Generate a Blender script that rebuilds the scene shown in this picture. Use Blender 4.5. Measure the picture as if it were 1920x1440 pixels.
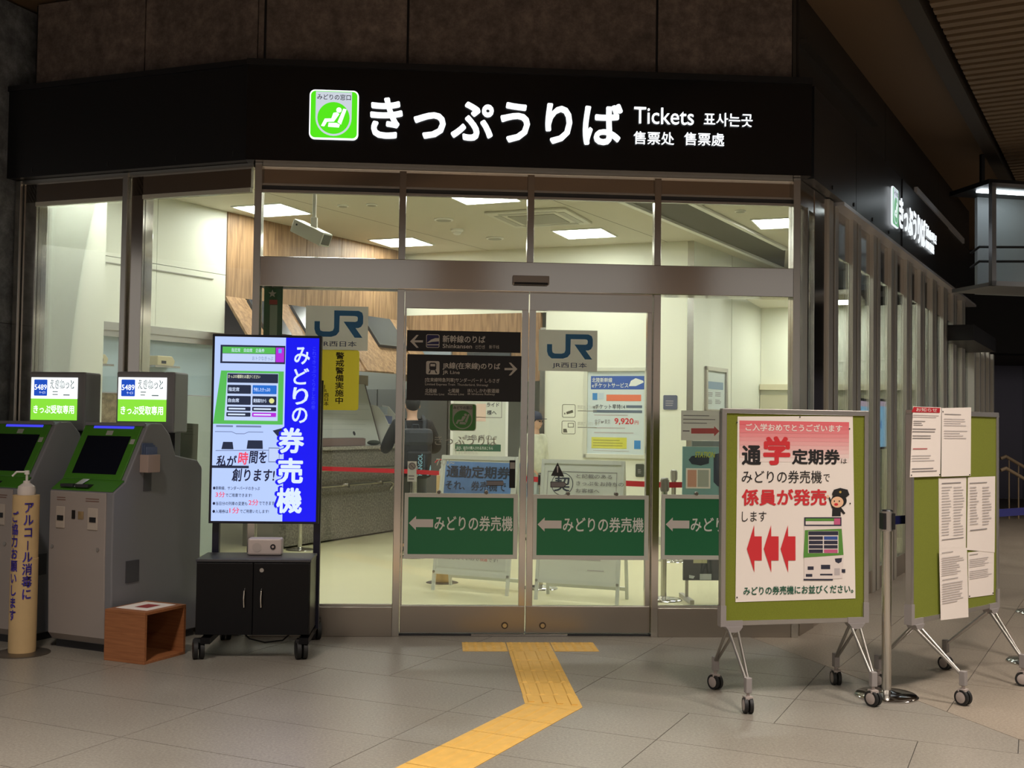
import bpy, bmesh, math, random
from mathutils import Matrix, Vector
random.seed(7)
SC = bpy.context.scene
for _o in list(bpy.data.objects): bpy.data.objects.remove(_o)
COL = SC.collection

# ------------------------------------------------------------------ camera
F_PX, PITCH, ROLL, YAW = 2127.0, 0.033717, 0.014249, 0.066070
CAM = Vector((-0.6473, -8.0364, 1.5050))
_R0 = Vector((math.cos(YAW), -math.sin(YAW), 0))
_FW = Vector((math.sin(YAW)*math.cos(PITCH), math.cos(YAW)*math.cos(PITCH), math.sin(PITCH)))
_U0 = _R0.cross(_FW)
_RC = _R0*math.cos(ROLL) + _U0*math.sin(ROLL)
_UC = _U0*math.cos(ROLL) - _R0*math.sin(ROLL)
cd = bpy.data.cameras.new('camera'); cam = bpy.data.objects.new('camera', cd); COL.objects.link(cam)
cd.sensor_fit = 'HORIZONTAL'; cd.sensor_width = 36.0; cd.lens = F_PX/1920*36.0; cd.clip_end = 200
_m = Matrix((( _RC.x, _UC.x, -_FW.x, CAM.x), (_RC.y, _UC.y, -_FW.y, CAM.y), (_RC.z, _UC.z, -_FW.z, CAM.z), (0,0,0,1)))
cam.matrix_world = _m
SC.camera = cam

# ------------------------------------------------------------------ world, exposure, concourse lamps
SC.view_settings.view_transform = 'Standard'; SC.view_settings.look = 'None'
SC.view_settings.gamma = 1.0; SC.view_settings.exposure = 0.15
SC.view_settings.use_curve_mapping = False
W = bpy.data.worlds.new('world'); SC.world = W; W.use_nodes = True
W.node_tree.nodes['Background'].inputs[0].default_value = (0.95, 0.89, 0.82, 1)
W.node_tree.nodes['Background'].inputs[1].default_value = 0.30

def area_lamp(name, loc, sx, sy, power, color, spread=130, rot=(0,0,0)):
    l = bpy.data.lights.new(name, 'AREA'); l.shape = 'RECTANGLE'; l.size = sx; l.size_y = sy
    l.energy = power; l.color = color; l.spread = math.radians(spread)
    o = bpy.data.objects.new(name, l); COL.objects.link(o); o.location = loc; o.rotation_euler = rot
    return o
WARM = (1.0, 0.90, 0.81)
# ceiling downlight rows of the concourse (recessed just under the 4.65 m ceiling)
for i, (lx, ly) in enumerate([(-2.6,-4.2), (1.6,-4.6), (-0.4,-7.6), (3.8,-3.4), (4.2,-7.4), (-4.4,-7.4)]):
    area_lamp('concourse_area_lamp', (lx, ly, 4.60), 0.5, 0.5, 88, WARM, 118)
for lx, ly, pw in ((5.4, -0.8, 130), (7.6, 2.4, 150), (9.8, 5.6, 110)):
    area_lamp('concourse_area_lamp', (lx, ly, 4.58), 0.6, 0.6, pw, WARM, 130)

# ------------------------------------------------------------------ picture ray helpers (a pixel only gives a direction)
def ray(px, py):
    u, v = px-960.0, py-720.0
    d = _FW + _RC*(u/F_PX) - _UC*(v/F_PX)
    return d
def fl(px, py, z=0.0):
    d = ray(px, py); return CAM + d*((z-CAM.z)/d.z)
def onY(px, py, Y=0.0):
    d = ray(px, py); return CAM + d*((Y-CAM.y)/d.y)
def onP(px, py, P, n):
    d = ray(px, py); return CAM + d*((P-CAM).dot(n)/d.dot(n))

# ------------------------------------------------------------------ materials
def s2l(c):
    return tuple(((x/255.0)/12.92 if x/255.0 <= 0.04045 else ((x/255.0+0.055)/1.055)**2.4) for x in c)
MATS = {}
def mat(name, c, rough=0.5, metal=0.0, emit=0.0, spec=0.5, noise=None, bump=None, coat=0.0):
    """c: sRGB 0-255. noise=(scale,amount) mottles the colour, bump=(scale,strength) relief, both procedural."""
    if name in MATS: return MATS[name]
    m = bpy.data.materials.new(name); m.use_nodes = True; nt = m.node_tree
    b = nt.nodes['Principled BSDF']; L = s2l(c)
    b.inputs['Base Color'].default_value = (*L, 1); b.inputs['Roughness'].default_value = rough
    b.inputs['Metallic'].default_value = metal; b.inputs['Specular IOR Level'].default_value = spec
    if coat: b.inputs['Coat Weight'].default_value = coat
    if emit:
        b.inputs['Emission Color'].default_value = (*L, 1); b.inputs['Emission Strength'].default_value = emit
        b.inputs['Base Color'].default_value = (*(x*0.25 for x in L), 1)
    tc = None
    if noise or bump:
        tc = nt.nodes.new('ShaderNodeTexCoord')
    if noise:
        n = nt.nodes.new('ShaderNodeTexNoise'); n.inputs['Scale'].default_value = noise[0]; n.inputs['Detail'].default_value = 6
        nt.links.new(tc.outputs['Object'], n.inputs['Vector'])
        r = nt.nodes.new('ShaderNodeValToRGB'); a = noise[1]
        r.color_ramp.elements[0].position = 0.3; r.color_ramp.elements[1].position = 0.7
        r.color_ramp.elements[0].color = (*(x*(1-a) for x in L), 1); r.color_ramp.elements[1].color = (*(min(1, x*(1+a)) for x in L), 1)
        nt.links.new(n.outputs['Fac'], r.inputs['Fac']); nt.links.new(r.outputs['Color'], b.inputs['Base Color'])
    if bump:
        n = nt.nodes.new('ShaderNodeTexNoise'); n.inputs['Scale'].default_value = bump[0]; n.inputs['Detail'].default_value = 3
        nt.links.new(tc.outputs['Object'], n.inputs['Vector'])
        bp = nt.nodes.new('ShaderNodeBump'); bp.inputs['Strength'].default_value = bump[1]; bp.inputs['Distance'].default_value = 0.01
        nt.links.new(n.outputs['Fac'], bp.inputs['Height']); nt.links.new(bp.outputs['Normal'], b.inputs['Normal'])
    MATS[name] = m; return m

def brushed(name, c, rough=0.3, axis='Z', metal=1.0):
    """stainless sheet with fine streaks along one axis"""
    if name in MATS: return MATS[name]
    m = bpy.data.materials.new(name); m.use_nodes = True; nt = m.node_tree; b = nt.nodes['Principled BSDF']; L = s2l(c)
    b.inputs['Metallic'].default_value = metal
    b.inputs['Anisotropic'].default_value = 0.35
    b.inputs['Base Color'].default_value = (*L, 1); b.inputs['Roughness'].default_value = rough
    tc = nt.nodes.new('ShaderNodeTexCoord'); mp = nt.nodes.new('ShaderNodeMapping'); mp.inputs['Scale'].default_value = (1.3, 1.3, 0.15)
    n = nt.nodes.new('ShaderNodeTexNoise'); n.inputs['Scale'].default_value = 1.0; n.inputs['Detail'].default_value = 1
    nt.links.new(tc.outputs['Object'], mp.inputs['Vector']); nt.links.new(mp.outputs['Vector'], n.inputs['Vector'])
    bp = nt.nodes.new('ShaderNodeBump'); bp.inputs['Strength'].default_value = 0.05; bp.inputs['Distance'].default_value = 0.05
    nt.links.new(n.outputs['Fac'], bp.inputs['Height']); nt.links.new(bp.outputs['Normal'], b.inputs['Normal'])
    MATS[name] = m; return m

def glass(name, tint=(0.97, 0.985, 0.97), ior=1.5, boost=1.0):
    """architectural pane: see-through with a Fresnel mirror on top"""
    if name in MATS: return MATS[name]
    m = bpy.data.materials.new(name); m.use_nodes = True; nt = m.node_tree
    for n in list(nt.nodes): nt.nodes.remove(n)
    out = nt.nodes.new('ShaderNodeOutputMaterial'); mx = nt.nodes.new('ShaderNodeMixShader')
    tr = nt.nodes.new('ShaderNodeBsdfTransparent'); gl = nt.nodes.new('ShaderNodeBsdfGlossy'); fr = nt.nodes.new('ShaderNodeFresnel')
    tr.inputs['Color'].default_value = (*tint, 1); gl.inputs['Roughness'].default_value = 0.01; gl.inputs['Color'].default_value = (0.9, 0.92, 0.92, 1)
    fr.inputs['IOR'].default_value = ior
    mu = nt.nodes.new('ShaderNodeMath'); mu.operation = 'MULTIPLY'; mu.inputs[1].default_value = boost; mu.use_clamp = True
    nt.links.new(fr.outputs['Fac'], mu.inputs[0]); nt.links.new(mu.outputs[0], mx.inputs['Fac'])
    nt.links.new(tr.outputs[0], mx.inputs[1]); nt.links.new(gl.outputs[0], mx.inputs[2]); nt.links.new(mx.outputs[0], out.inputs['Surface'])
    MATS[name] = m; return m

def wood(name, c1, c2, scale=(1, 1, 1), rough=0.5):
    if name in MATS: return MATS[name]
    m = bpy.data.materials.new(name); m.use_nodes = True; nt = m.node_tree; b = nt.nodes['Principled BSDF']
    b.inputs['Roughness'].default_value = rough
    tc = nt.nodes.new('ShaderNodeTexCoord'); mp = nt.nodes.new('ShaderNodeMapping'); mp.inputs['Scale'].default_value = scale
    n = nt.nodes.new('ShaderNodeTexNoise'); n.inputs['Scale'].default_value = 3; n.inputs['Detail'].default_value = 8; n.inputs['Distortion'].default_value = 0.6
    nt.links.new(tc.outputs['Object'], mp.inputs['Vector']); nt.links.new(mp.outputs['Vector'], n.inputs['Vector'])
    cr = nt.nodes.new('ShaderNodeValToRGB'); cr.color_ramp.elements[0].position = 0.35; cr.color_ramp.elements[1].position = 0.65
    cr.color_ramp.elements[0].color = (*s2l(c1), 1); cr.color_ramp.elements[1].color = (*s2l(c2), 1)
    nt.links.new(n.outputs['Fac'], cr.inputs['Fac']); nt.links.new(cr.outputs['Color'], b.inputs['Base Color'])
    MATS[name] = m; return m

def speckle(name, c1, c2, c3, scale=60, rough=0.3, big=(3, 0.08), metal=0, gloss=None):
    """granite / terrazzo: fine voronoi grains over a slow mottling"""
    if name in MATS: return MATS[name]
    m = bpy.data.materials.new(name); m.use_nodes = True; nt = m.node_tree; b = nt.nodes['Principled BSDF']
    b.inputs['Roughness'].default_value = rough; b.inputs['Metallic'].default_value = metal
    tc = nt.nodes.new('ShaderNodeTexCoord')
    n = nt.nodes.new('ShaderNodeTexNoise'); n.inputs['Scale'].default_value = scale; n.inputs['Detail'].default_value = 5; n.inputs['Roughness'].default_value = 0.75
    nt.links.new(tc.outputs['Object'], n.inputs['Vector'])
    cr = nt.nodes.new('ShaderNodeValToRGB'); e = cr.color_ramp.elements
    e[0].position = 0.36; e[0].color = (*s2l(c1), 1); e[1].position = 0.66; e[1].color = (*s2l(c3), 1)
    k = e.new(0.5); k.color = (*s2l(c2), 1)
    nt.links.new(n.outputs['Fac'], cr.inputs['Fac'])
    n2 = nt.nodes.new('ShaderNodeTexNoise'); n2.inputs['Scale'].default_value = big[0]; n2.inputs['Detail'].default_value = 4
    nt.links.new(tc.outputs['Object'], n2.inputs['Vector'])
    mr = nt.nodes.new('ShaderNodeMapRange'); mr.inputs['From Min'].default_value = 0.3; mr.inputs['From Max'].default_value = 0.7
    mr.inputs['To Min'].default_value = 1-big[1]; mr.inputs['To Max'].default_value = 1+big[1]
    nt.links.new(n2.outputs['Fac'], mr.inputs['Value'])
    hs = nt.nodes.new('ShaderNodeHueSaturation'); nt.links.new(cr.outputs['Color'], hs.inputs['Color']); nt.links.new(mr.outputs['Result'], hs.inputs['Value'])
    nt.links.new(hs.outputs['Color'], b.inputs['Base Color'])
    if gloss:
        m2 = nt.nodes.new('ShaderNodeMapRange'); m2.inputs['To Min'].default_value = gloss[0]; m2.inputs['To Max'].default_value = gloss[1]
        nt.links.new(n2.outputs['Fac'], m2.inputs['Value']); nt.links.new(m2.outputs['Result'], b.inputs['Roughness'])
    MATS[name] = m; return m

def film(name, c, k=0.5):
    """thin printed film or paper that also lets light through from behind"""
    if name in MATS: return MATS[name]
    m = mat(name, c, 0.6); nt = m.node_tree; b = nt.nodes['Principled BSDF']; out = nt.nodes['Material Output']
    tr = nt.nodes.new('ShaderNodeBsdfTranslucent'); tr.inputs['Color'].default_value = (*s2l(c), 1)
    mx = nt.nodes.new('ShaderNodeMixShader'); mx.inputs['Fac'].default_value = k
    nt.links.new(b.outputs[0], mx.inputs[1]); nt.links.new(tr.outputs[0], mx.inputs[2]); nt.links.new(mx.outputs[0], out.inputs['Surface'])
    return m
STEEL = brushed('stainless', (206, 203, 196), 0.26, 'Z')
STEELX = brushed('stainless_sheet', (210, 204, 197), 0.12, 'Z')
STEELK = brushed('stainless_kick', (176, 168, 158), 0.32, 'Z')
STEELD = brushed('stainless_dark', (204, 199, 192), 0.17, 'Z')
CHROME = mat('chrome', (205, 203, 200), 0.12, 1.0)
ALU = mat('aluminium', (176, 172, 168), 0.38, 0.85)
GLASS = glass('pane_glass', boost=0.75)
BLACKP = mat('black_fascia', (9, 10, 13), 0.22)
BLACK = mat('black_paint', (14, 14, 18), 0.4)
DARK = mat('dark_grey', (40, 40, 44), 0.5)
WHITE = mat('white_paint', (232, 232, 226), 0.5)
PAPER = mat('white_paper', (236, 226, 218), 0.7)
INK = mat('ink_black', (24, 22, 24), 0.7)
INKG = mat('ink_grey', (132, 127, 128), 0.8)
INKL = mat('ink_light_grey', (188, 181, 180), 0.8)
RED = mat('ink_red', (205, 42, 50), 0.6)
PRINTW = mat('print_white', (225, 228, 220), 0.6)
GREENB = mat('board_green', (34, 116, 74), 0.45)
FELT = mat('felt_green', (116, 124, 34), 0.95, noise=(220, 0.12), bump=(500, 0.2))
RUBBER = mat('black_rubber', (22, 22, 22), 0.6)
STONE = speckle('stone_cladding', (76, 66, 61), (97, 85, 79), (120, 107, 99), 9, 0.7, (2.2, 0.18))
STONED = speckle('stone_column', (78, 82, 86), (100, 104, 108), (128, 132, 136), 7, 0.7, (2.0, 0.2))
FLOOR = speckle('floor_stone', (118, 112, 103), (134, 128, 118), (152, 146, 135), 75, 0.33, (1.6, 0.07), gloss=(0.27, 0.45))
FLOORB = speckle('floor_stone_warm', (126, 115, 102), (142, 131, 117), (160, 149, 134), 75, 0.35, (1.6, 0.07), gloss=(0.3, 0.48))
GROUT = mat('grout', (62, 58, 54), 0.9)
TACT = mat('tactile_yellow', (214, 170, 84), 0.6, noise=(14, 0.06))
CREAM = mat('cream_wall', (228, 228, 210), 0.55)
WHITEW = mat('white_wall_panel', (216, 217, 202), 0.5)
OFFLOOR = mat('office_floor', (208, 202, 164), 0.35, noise=(1.2, 0.03))
CEIL = mat('office_ceiling', (205, 200, 184), 0.8)
GRANITE = speckle('granite_counter', (84, 80, 72), (122, 116, 106), (164, 158, 146), 42, 0.3)
WOODW = wood('wood_panelling', (128, 98, 70), (168, 134, 98), (9, 9, 0.7))
BROWNC = mat('brown_ceiling', (96, 76, 54), 0.7)

# ------------------------------------------------------------------ mesh helpers
class MB:
    def __init__(s): s.v = []; s.f = []
    def add(s, vs, fs):
        k = len(s.v); s.v += [Vector(a) for a in vs]; s.f += [tuple(i+k for i in q) for q in fs]; return s
    def box(s, x0, x1, y0, y1, z0, z1):
        vs = [(x, y, z) for z in (z0, z1) for y in (y0, y1) for x in (x0, x1)]
        return s.add(vs, [(0,2,3,1), (4,5,7,6), (0,1,5,4), (2,6,7,3), (0,4,6,2), (1,3,7,5)])
    def prism(s, poly, a, b, axis='x'):
        """extrude a 2-D outline; axis x: poly=(y,z), y: poly=(x,z), z: poly=(x,y)"""
        f = {'x': lambda p, t: (t, p[0], p[1]), 'y': lambda p, t: (p[0], t, p[1]), 'z': lambda p, t: (p[0], p[1], t)}[axis]
        n = len(poly); vs = [f(p, a) for p in poly] + [f(p, b) for p in poly]
        fs = [tuple(range(n))[::-1], tuple(range(n, 2*n))] + [(i, (i+1) % n, n+(i+1) % n, n+i) for i in range(n)]
        return s.add(vs, fs)
    def cyl(s, p0, p1, r0, r1=None, n=16, caps=True):
        r1 = r0 if r1 is None else r1
        p0, p1 = Vector(p0), Vector(p1); d = (p1-p0).normalized()
        a = d.orthogonal().normalized(); b = d.cross(a)
        vs = [p0+(a*math.cos(t)+b*math.sin(t))*r0 for t in [2*math.pi*i/n for i in range(n)]]
        vs += [p1+(a*math.cos(t)+b*math.sin(t))*r1 for t in [2*math.pi*i/n for i in range(n)]]
        fs = [(i, (i+1) % n, n+(i+1) % n, n+i) for i in range(n)]
        if caps: fs += [tuple(range(n))[::-1], tuple(range(n, 2*n))]
        return s.add(vs, fs)
    def tube(s, pts, r, n=10):
        for a, b in zip(pts, pts[1:]): s.cyl(a, b, r, r, n)
        for p in pts[1:-1]: s.ball(p, r, n, 6)
        return s
    def ball(s, c, r, n=12, m=8, sc=(1, 1, 1)):
        c = Vector(c); vs = []; fs = []
        for j in range(m+1):
            t = math.pi*j/m
            for i in range(n):
                p = 2*math.pi*i/n
                vs.append(c+Vector((math.sin(t)*math.cos(p)*r*sc[0], math.sin(t)*math.sin(p)*r*sc[1], math.cos(t)*r*sc[2])))
        for j in range(m):
            for i in range(n): fs.append((j*n+i, (j+1)*n+i, (j+1)*n+(i+1) % n, j*n+(i+1) % n))
        return s.add(vs, fs)
    def lathe(s, prof, c=(0, 0, 0), n=28):
        c = Vector(c); vs = []; fs = []
        for r, z in prof:
            for i in range(n):
                p = 2*math.pi*i/n; vs.append(c+Vector((r*math.cos(p), r*math.sin(p), z)))
        for j in range(len(prof)-1):
            for i in range(n): fs.append((j*n+i, j*n+(i+1) % n, (j+1)*n+(i+1) % n, (j+1)*n+i))
        fs += [tuple(range(n))[::-1], tuple((len(prof)-1)*n+i for i in range(n))]
        return s.add(vs, fs)
    def poly(s, pts): return s.add(pts, [tuple(range(len(pts)))])

def link_mesh(name, v, f, m, parent=None, smooth=False, bevel=0.0, A=None):
    me = bpy.data.meshes.new(name)
    me.from_pydata([(A @ Vector(p)) if A else Vector(p) for p in v], [], f); me.update()
    bm = bmesh.new(); bm.from_mesh(me)
    bmesh.ops.remove_doubles(bm, verts=bm.verts, dist=1e-6); bmesh.ops.recalc_face_normals(bm, faces=bm.faces)
    bm.to_mesh(me); bm.free()
    o = bpy.data.objects.new(name, me); COL.objects.link(o)
    if m: me.materials.append(m)
    if parent: o.parent = parent
    if smooth:
        for p in me.polygons: p.use_smooth = True
        es = [e for e in me.edges]
        me.set_sharp_from_angle(angle=math.radians(38))
    if bevel:
        b = o.modifiers.new('bevel', 'BEVEL'); b.width = bevel; b.segments = 2; b.limit_method = 'ANGLE'; b.angle_limit = math.radians(40)
    return o

def tag(o, label, cat, group=None, kind=None):
    o['label'] = label; o['category'] = cat
    if group: o['group'] = group
    if kind: o['kind'] = kind
    return o

class Fr:
    """a thing (Empty) with a local frame: x along its front, y backwards, z up"""
    def __init__(s, o, M, A=None): s.o = o; s.M = M; s.A = A; s.I = M.inverted()
    def sub(s, A):
        B = (s.A @ A) if s.A else A
        return Fr(s.o, s.M @ A, B)
    def px(s, px, py, y=0.0):
        d = ray(px, py); n = (s.M.to_3x3() @ Vector((0, 1, 0))); P = s.M @ Vector((0, y, 0))
        q = s.I @ (CAM + d*((P-CAM).dot(n)/d.dot(n)))
        return q.x, q.z
    def mk(s, name, mb, m, parent=None, smooth=False, bevel=0.0):
        return link_mesh(name, mb.v, mb.f, m, parent or s.o, smooth, bevel, s.A)
    def box(s, name, x0, x1, y0, y1, z0, z1, m, parent=None, bevel=0.0):
        return s.mk(name, MB().box(x0, x1, y0, y1, z0, z1), m, parent, False, bevel)
    def rect(s, name, x0, x1, z0, z1, m, y=-0.001, parent=None):
        return s.mk(name, MB().poly([(x0, y, z0), (x1, y, z0), (x1, y, z1), (x0, y, z1)]), m, parent)
    def pbox(s, a, b, c, d, y=0.0):
        """pixel box (x0,y0,x1,y1) -> local x0,x1,z0,z1 on the plane y"""
        xm, ym = (a+c)/2, (b+d)/2
        return s.px(a, ym, y)[0], s.px(c, ym, y)[0], s.px(xm, d, y)[1], s.px(xm, b, y)[1]
    def prect(s, name, a, b, c, d, m, y=-0.001, parent=None): return s.rect(name, *s.pbox(a, b, c, d, y), m, y, parent)
    def ppoly(s, name, pts, m, y=-0.001, parent=None):
        q = [s.px(*p, y) for p in pts]; return s.mk(name, MB().poly([(a, y, b) for a, b in q]), m, parent)
    def ptxt(s, t, a, b, c, d, m, y=-0.002, bold=0.0, parent=None, name='lettering', shear=0.0, depth=0.0):
        return text(s, t, *s.pbox(a, b, c, d, y), m, y, bold, parent, name, shear, depth)

def thing(name, label, cat, loc=(0, 0, 0), rz=0.0, group=None, kind=None):
    o = bpy.data.objects.new(name, None); COL.objects.link(o); o.empty_display_size = 0.1
    o.location = loc; o.rotation_euler = (0, 0, rz); tag(o, label, cat, group, kind)
    return Fr(o, Matrix.Translation(Vector(loc)) @ Matrix.Rotation(rz, 4, 'Z'))

def glyphs(t, bold, shear=0.0, depth=0.0):
    """outlines of the writing; heavier strokes by laying shifted copies over each other (z carries a tiny step so none coincide)"""
    c = bpy.data.curves.new('t', 'FONT'); c.body = t; c.resolution_u = 3; c.shear = shear
    o = bpy.data.objects.new('t', c); COL.objects.link(o)
    me = bpy.data.meshes.new_from_object(o.evaluated_get(bpy.context.evaluated_depsgraph_get()))
    v = [x.co.copy() for x in me.vertices]; f = [tuple(p.vertices) for p in me.polygons]
    bpy.data.objects.remove(o); bpy.data.curves.remove(c); bpy.data.meshes.remove(me)
    if bold > 0:
        n = len(v); V = []; Fa = []; k = 8
        for i in range(k):
            a = 2*math.pi*(i+0.5)/k; d = Vector((math.cos(a)*bold, math.sin(a)*bold, 0.00006*i))
            V += [p+d for p in v]; Fa += [tuple(q+n*i for q in g) for g in f]
        v, f = V, Fa
    return v, f
def text(fr, t, x0, x1, z0, z1, m, y=-0.002, bold=0.0, parent=None, name='lettering', shear=0.0, depth=0.0):
    v, f = glyphs(t, bold, shear)
    ax, bx = min(p.x for p in v), max(p.x for p in v); ay, by = min(p.y for p in v), max(p.y for p in v)
    sx, sz = (x1-x0)/max(bx-ax, 1e-6), (z1-z0)/max(by-ay, 1e-6)
    vs = [Vector((x0+(p.x-ax)*sx, y-p.z, z0+(p.y-ay)*sz)) for p in v]
    o = link_mesh(name, vs, f, m, parent or fr.o, A=fr.A)
    if depth:
        k = o.modifiers.new('solid', 'SOLIDIFY'); k.thickness = depth; k.offset = 0
    return o
def vtext(fr, t, xc, w, ztop, zbot, m, y=-0.002, bold=0.0, parent=None, name='lettering', xbot=None):
    """vertical Japanese writing, one glyph below the other, joined into one piece of lettering"""
    n = len(t); h = (ztop-zbot)/n; V = []; Fa = []
    for i, ch in enumerate(t):
        if ch in ' 　': continue
        ch2 = '|' if ch == 'ー' else ch
        v, f = glyphs(ch2, bold)
        cx = xc if xbot is None else xc+(xbot-xc)*i/max(1, n-1)
        k = len(V); zc = ztop-h*(i+0.5)
        V += [Vector((cx+(p.x-0.5)*w, y-p.z, zc+(p.y-0.38)*h*0.98)) if ch != 'ー' else Vector((cx+(p.x-0.15)*w*0.8, y-p.z, zc+(p.y-0.34)*h*0.8)) for p in v]
        Fa += [tuple(a+k for a in q) for q in f]
    return link_mesh(name, V, Fa, m, parent or fr.o, A=fr.A)
def lines(fr, x0, x1, z0, z1, n, m, y=-0.002, parent=None, fill=0.4, jit=0.3, name='printed_lines'):
    """small print too fine to read: rows of thin bars"""
    b = MB(); h = (z1-z0)/n
    for i in range(n):
        zc = z1-h*(i+0.5); w = (x1-x0)*(1-random.random()*jit)
        b.poly([(x0, y, zc-h*fill/2), (x0+w, y, zc-h*fill/2), (x0+w, y, zc+h*fill/2), (x0, y, zc+h*fill/2)])
    return fr.mk(name, b, m, parent)
def disc(fr, name, xc, zc, r, m, y=-0.002, parent=None, n=28, rz=None):
    rz = rz or r
    return fr.mk(name, MB().poly([(xc+r*math.cos(2*math.pi*i/n), y, zc+rz*math.sin(2*math.pi*i/n)) for i in range(n)]), m, parent)
def rring(x0, x1, z0, z1, r, n=6):
    pts = []
    for cx, cz, a0 in ((x1-r, z1-r, 0), (x0+r, z1-r, 90), (x0+r, z0+r, 180), (x1-r, z0+r, 270)):
        for i in range(n+1):
            a = math.radians(a0+90*i/n); pts.append((cx+r*math.cos(a), cz+r*math.sin(a)))
    return pts
def rrect(fr, name, x0, x1, z0, z1, r, m, y=-0.002, parent=None):
    return fr.mk(name, MB().poly([(a, y, b) for a, b in rring(x0, x1, z0, z1, r)]), m, parent)
def struct(name, mb, m, label, cat, smooth=False, bevel=0.0):
    o = link_mesh(name, mb.v, mb.f, m, None, smooth, bevel); tag(o, label, cat, kind='structure'); return o
def sthing(name, label, cat, loc=(0, 0, 0), rz=0.0): return thing(name, label, cat, loc, rz, kind='structure')

# ================================================================== STRUCTURE
AL, AR = math.radians(24.2), math.radians(57.3)
CORN_L, CORN_R = Vector((-1.95, 0, 0)), Vector((1.95, 0, 0))
DL, NL = Vector((-math.cos(AL), math.sin(AL), 0)), Vector((-math.sin(AL), -math.cos(AL), 0))
DR, NR = Vector((math.cos(AR), math.sin(AR), 0)), Vector((math.sin(AR), -math.cos(AR), 0))
LEND, REND = 2.12, 9.45
Z_CEIL = 4.66

# ---- concourse floor: base, grout bed, single stone tiles
floor = struct('floor', MB().poly([(-30, -30, -0.006), (40, -30, -0.006), (40, 40, -0.006), (-30, 40, -0.006)]), FLOORB,
               'grey stone paving of the station concourse', 'floor')
link_mesh('grout_bed', [(-5.0, -4.0, -0.005), (5.6, -4.0, -0.005), (5.6, 3.6, -0.005), (-5.0, 3.6, -0.005)], [(0, 1, 2, 3)], GROUT, floor)
def clip(poly, P, n):
    out = []
    for i in range(len(poly)):
        a, b = poly[i], poly[(i+1) % len(poly)]
        da, db = (a-P).dot(n), (b-P).dot(n)
        if da >= 0: out.append(a)
        if da*db < 0: out.append(a+(b-a)*(da/(da-db)))
    return out
ga = math.radians(-28.6); GU, GV = Vector((math.cos(ga), math.sin(ga))), Vector((-math.sin(ga), math.cos(ga)))
L3P = Vector((1.839, -1.04)); L3D = Vector((0.222, -0.975)).normalized(); L3N = Vector((-L3D.y, L3D.x))
if L3N.x > 0: L3N = -L3N                      # points to the west side
def inside_bld(c):
    p = Vector((c.x, c.y, 0))
    return c.y > 0.02 and (p-CORN_L).dot(NL) < -0.05 and (p-CORN_R).dot(NR) < -0.05
TU, TV, GAP = 1.13, 0.567, 0.0022
tiles = []
def add_tiles(U, V, tu, tv, ou, ov, side, m, rng):
    for i in range(-rng, rng):
        for j in range(-rng, rng):
            a, b = (ou if j < 0 or side < 0 else ou+0.44)+i*tu, ov+j*tv
            q = [U*x+V*y for x, y in ((a+GAP, b+GAP), (a+tu-GAP, b+GAP), (a+tu-GAP, b+tv-GAP), (a+GAP, b+tv-GAP))]
            q = clip(q, L3P + L3N*side*GAP, L3N*side)
            for (P, n) in ((Vector((-5.0, 0)), Vector((1, 0))), (Vector((5.6, 0)), Vector((-1, 0))), (Vector((0, -4.0)), Vector((0, 1))), (Vector((0, 3.6)), Vector((0, -1)))):
                if len(q) >= 3: q = clip(q, P, n)
            if len(q) < 3: continue
            c = sum(q, Vector((0, 0)))/len(q)
            if all(inside_bld(p_) for p_ in q): continue
            tiles.append((q, m))
add_tiles(GU, GV, TU, TV, 1.63, -1.536, 1, FLOOR, 14)
gb = math.radians(57.3); add_tiles(Vector((math.cos(gb), math.sin(gb))), Vector((-math.sin(gb), math.cos(gb))), 1.13, 0.75, 0.1, -2.9, -1, FLOORB, 12)
tiles.sort(key=lambda t: (sum(t[0], Vector((0, 0)))/len(t[0])-CAM.xy).length)
for q, m in tiles[:290]:
    n = len(q); h = random.uniform(-0.0004, 0.0004)
    link_mesh('floor_tile', [(p.x, p.y, h) for p in q]+[(p.x, p.y, -0.0055) for p in q],
              [tuple(range(n))]+[(i, n+i, n+(i+1) % n, (i+1) % n) for i in range(n)], m, floor)

# ---- office floor and ceiling
PLE = CORN_L+DL*LEND; PRE = CORN_R+DR*REND
office_poly = [PLE+Vector((0.06, 0.1, 0)), CORN_L+Vector((0, 0.03, 0)), CORN_R+Vector((0, 0.03, 0)), PRE, Vector((5.6, 11.0, 0)), Vector((-2.2, 11.5, 0)), Vector((-7.0, 5.2, 0))]
def slab(poly, z0, z1):
    return MB().prism([(p.x, p.y) for p in poly], z0, z1, 'z')
struct('floor_office', slab(office_poly, -0.03, 0.004), OFFLOOR, 'pale cream floor inside the ticket office', 'floor')

oceil = struct('ceiling_office', slab(office_poly, 3.80, 3.86), CEIL, 'off-white panel ceiling of the ticket office', 'ceiling')
# joints of the ceiling panels
ca = math.radians(-25.6); CU, CV = Vector((math.cos(ca), math.sin(ca), 0)), Vector((0.567, 0.824, 0))
jb = MB()
for k in (-1.6, 0.85, 3.3):
    p0 = Vector((-0.18, 3.4, 0))+CU*(k-0.35); a, b = p0-CV*2.2, p0+CV*3.9; w = CU*0.006
    jb.add([(*(a-w).xy, 3.799), (*(a+w).xy, 3.799), (*(b+w).xy, 3.799), (*(b-w).xy, 3.799)], [(0, 1, 2, 3)])
link_mesh('panel_joint', jb.v, jb.f, mat('joint_shadow', (120, 116, 104), 0.9), oceil)
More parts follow.
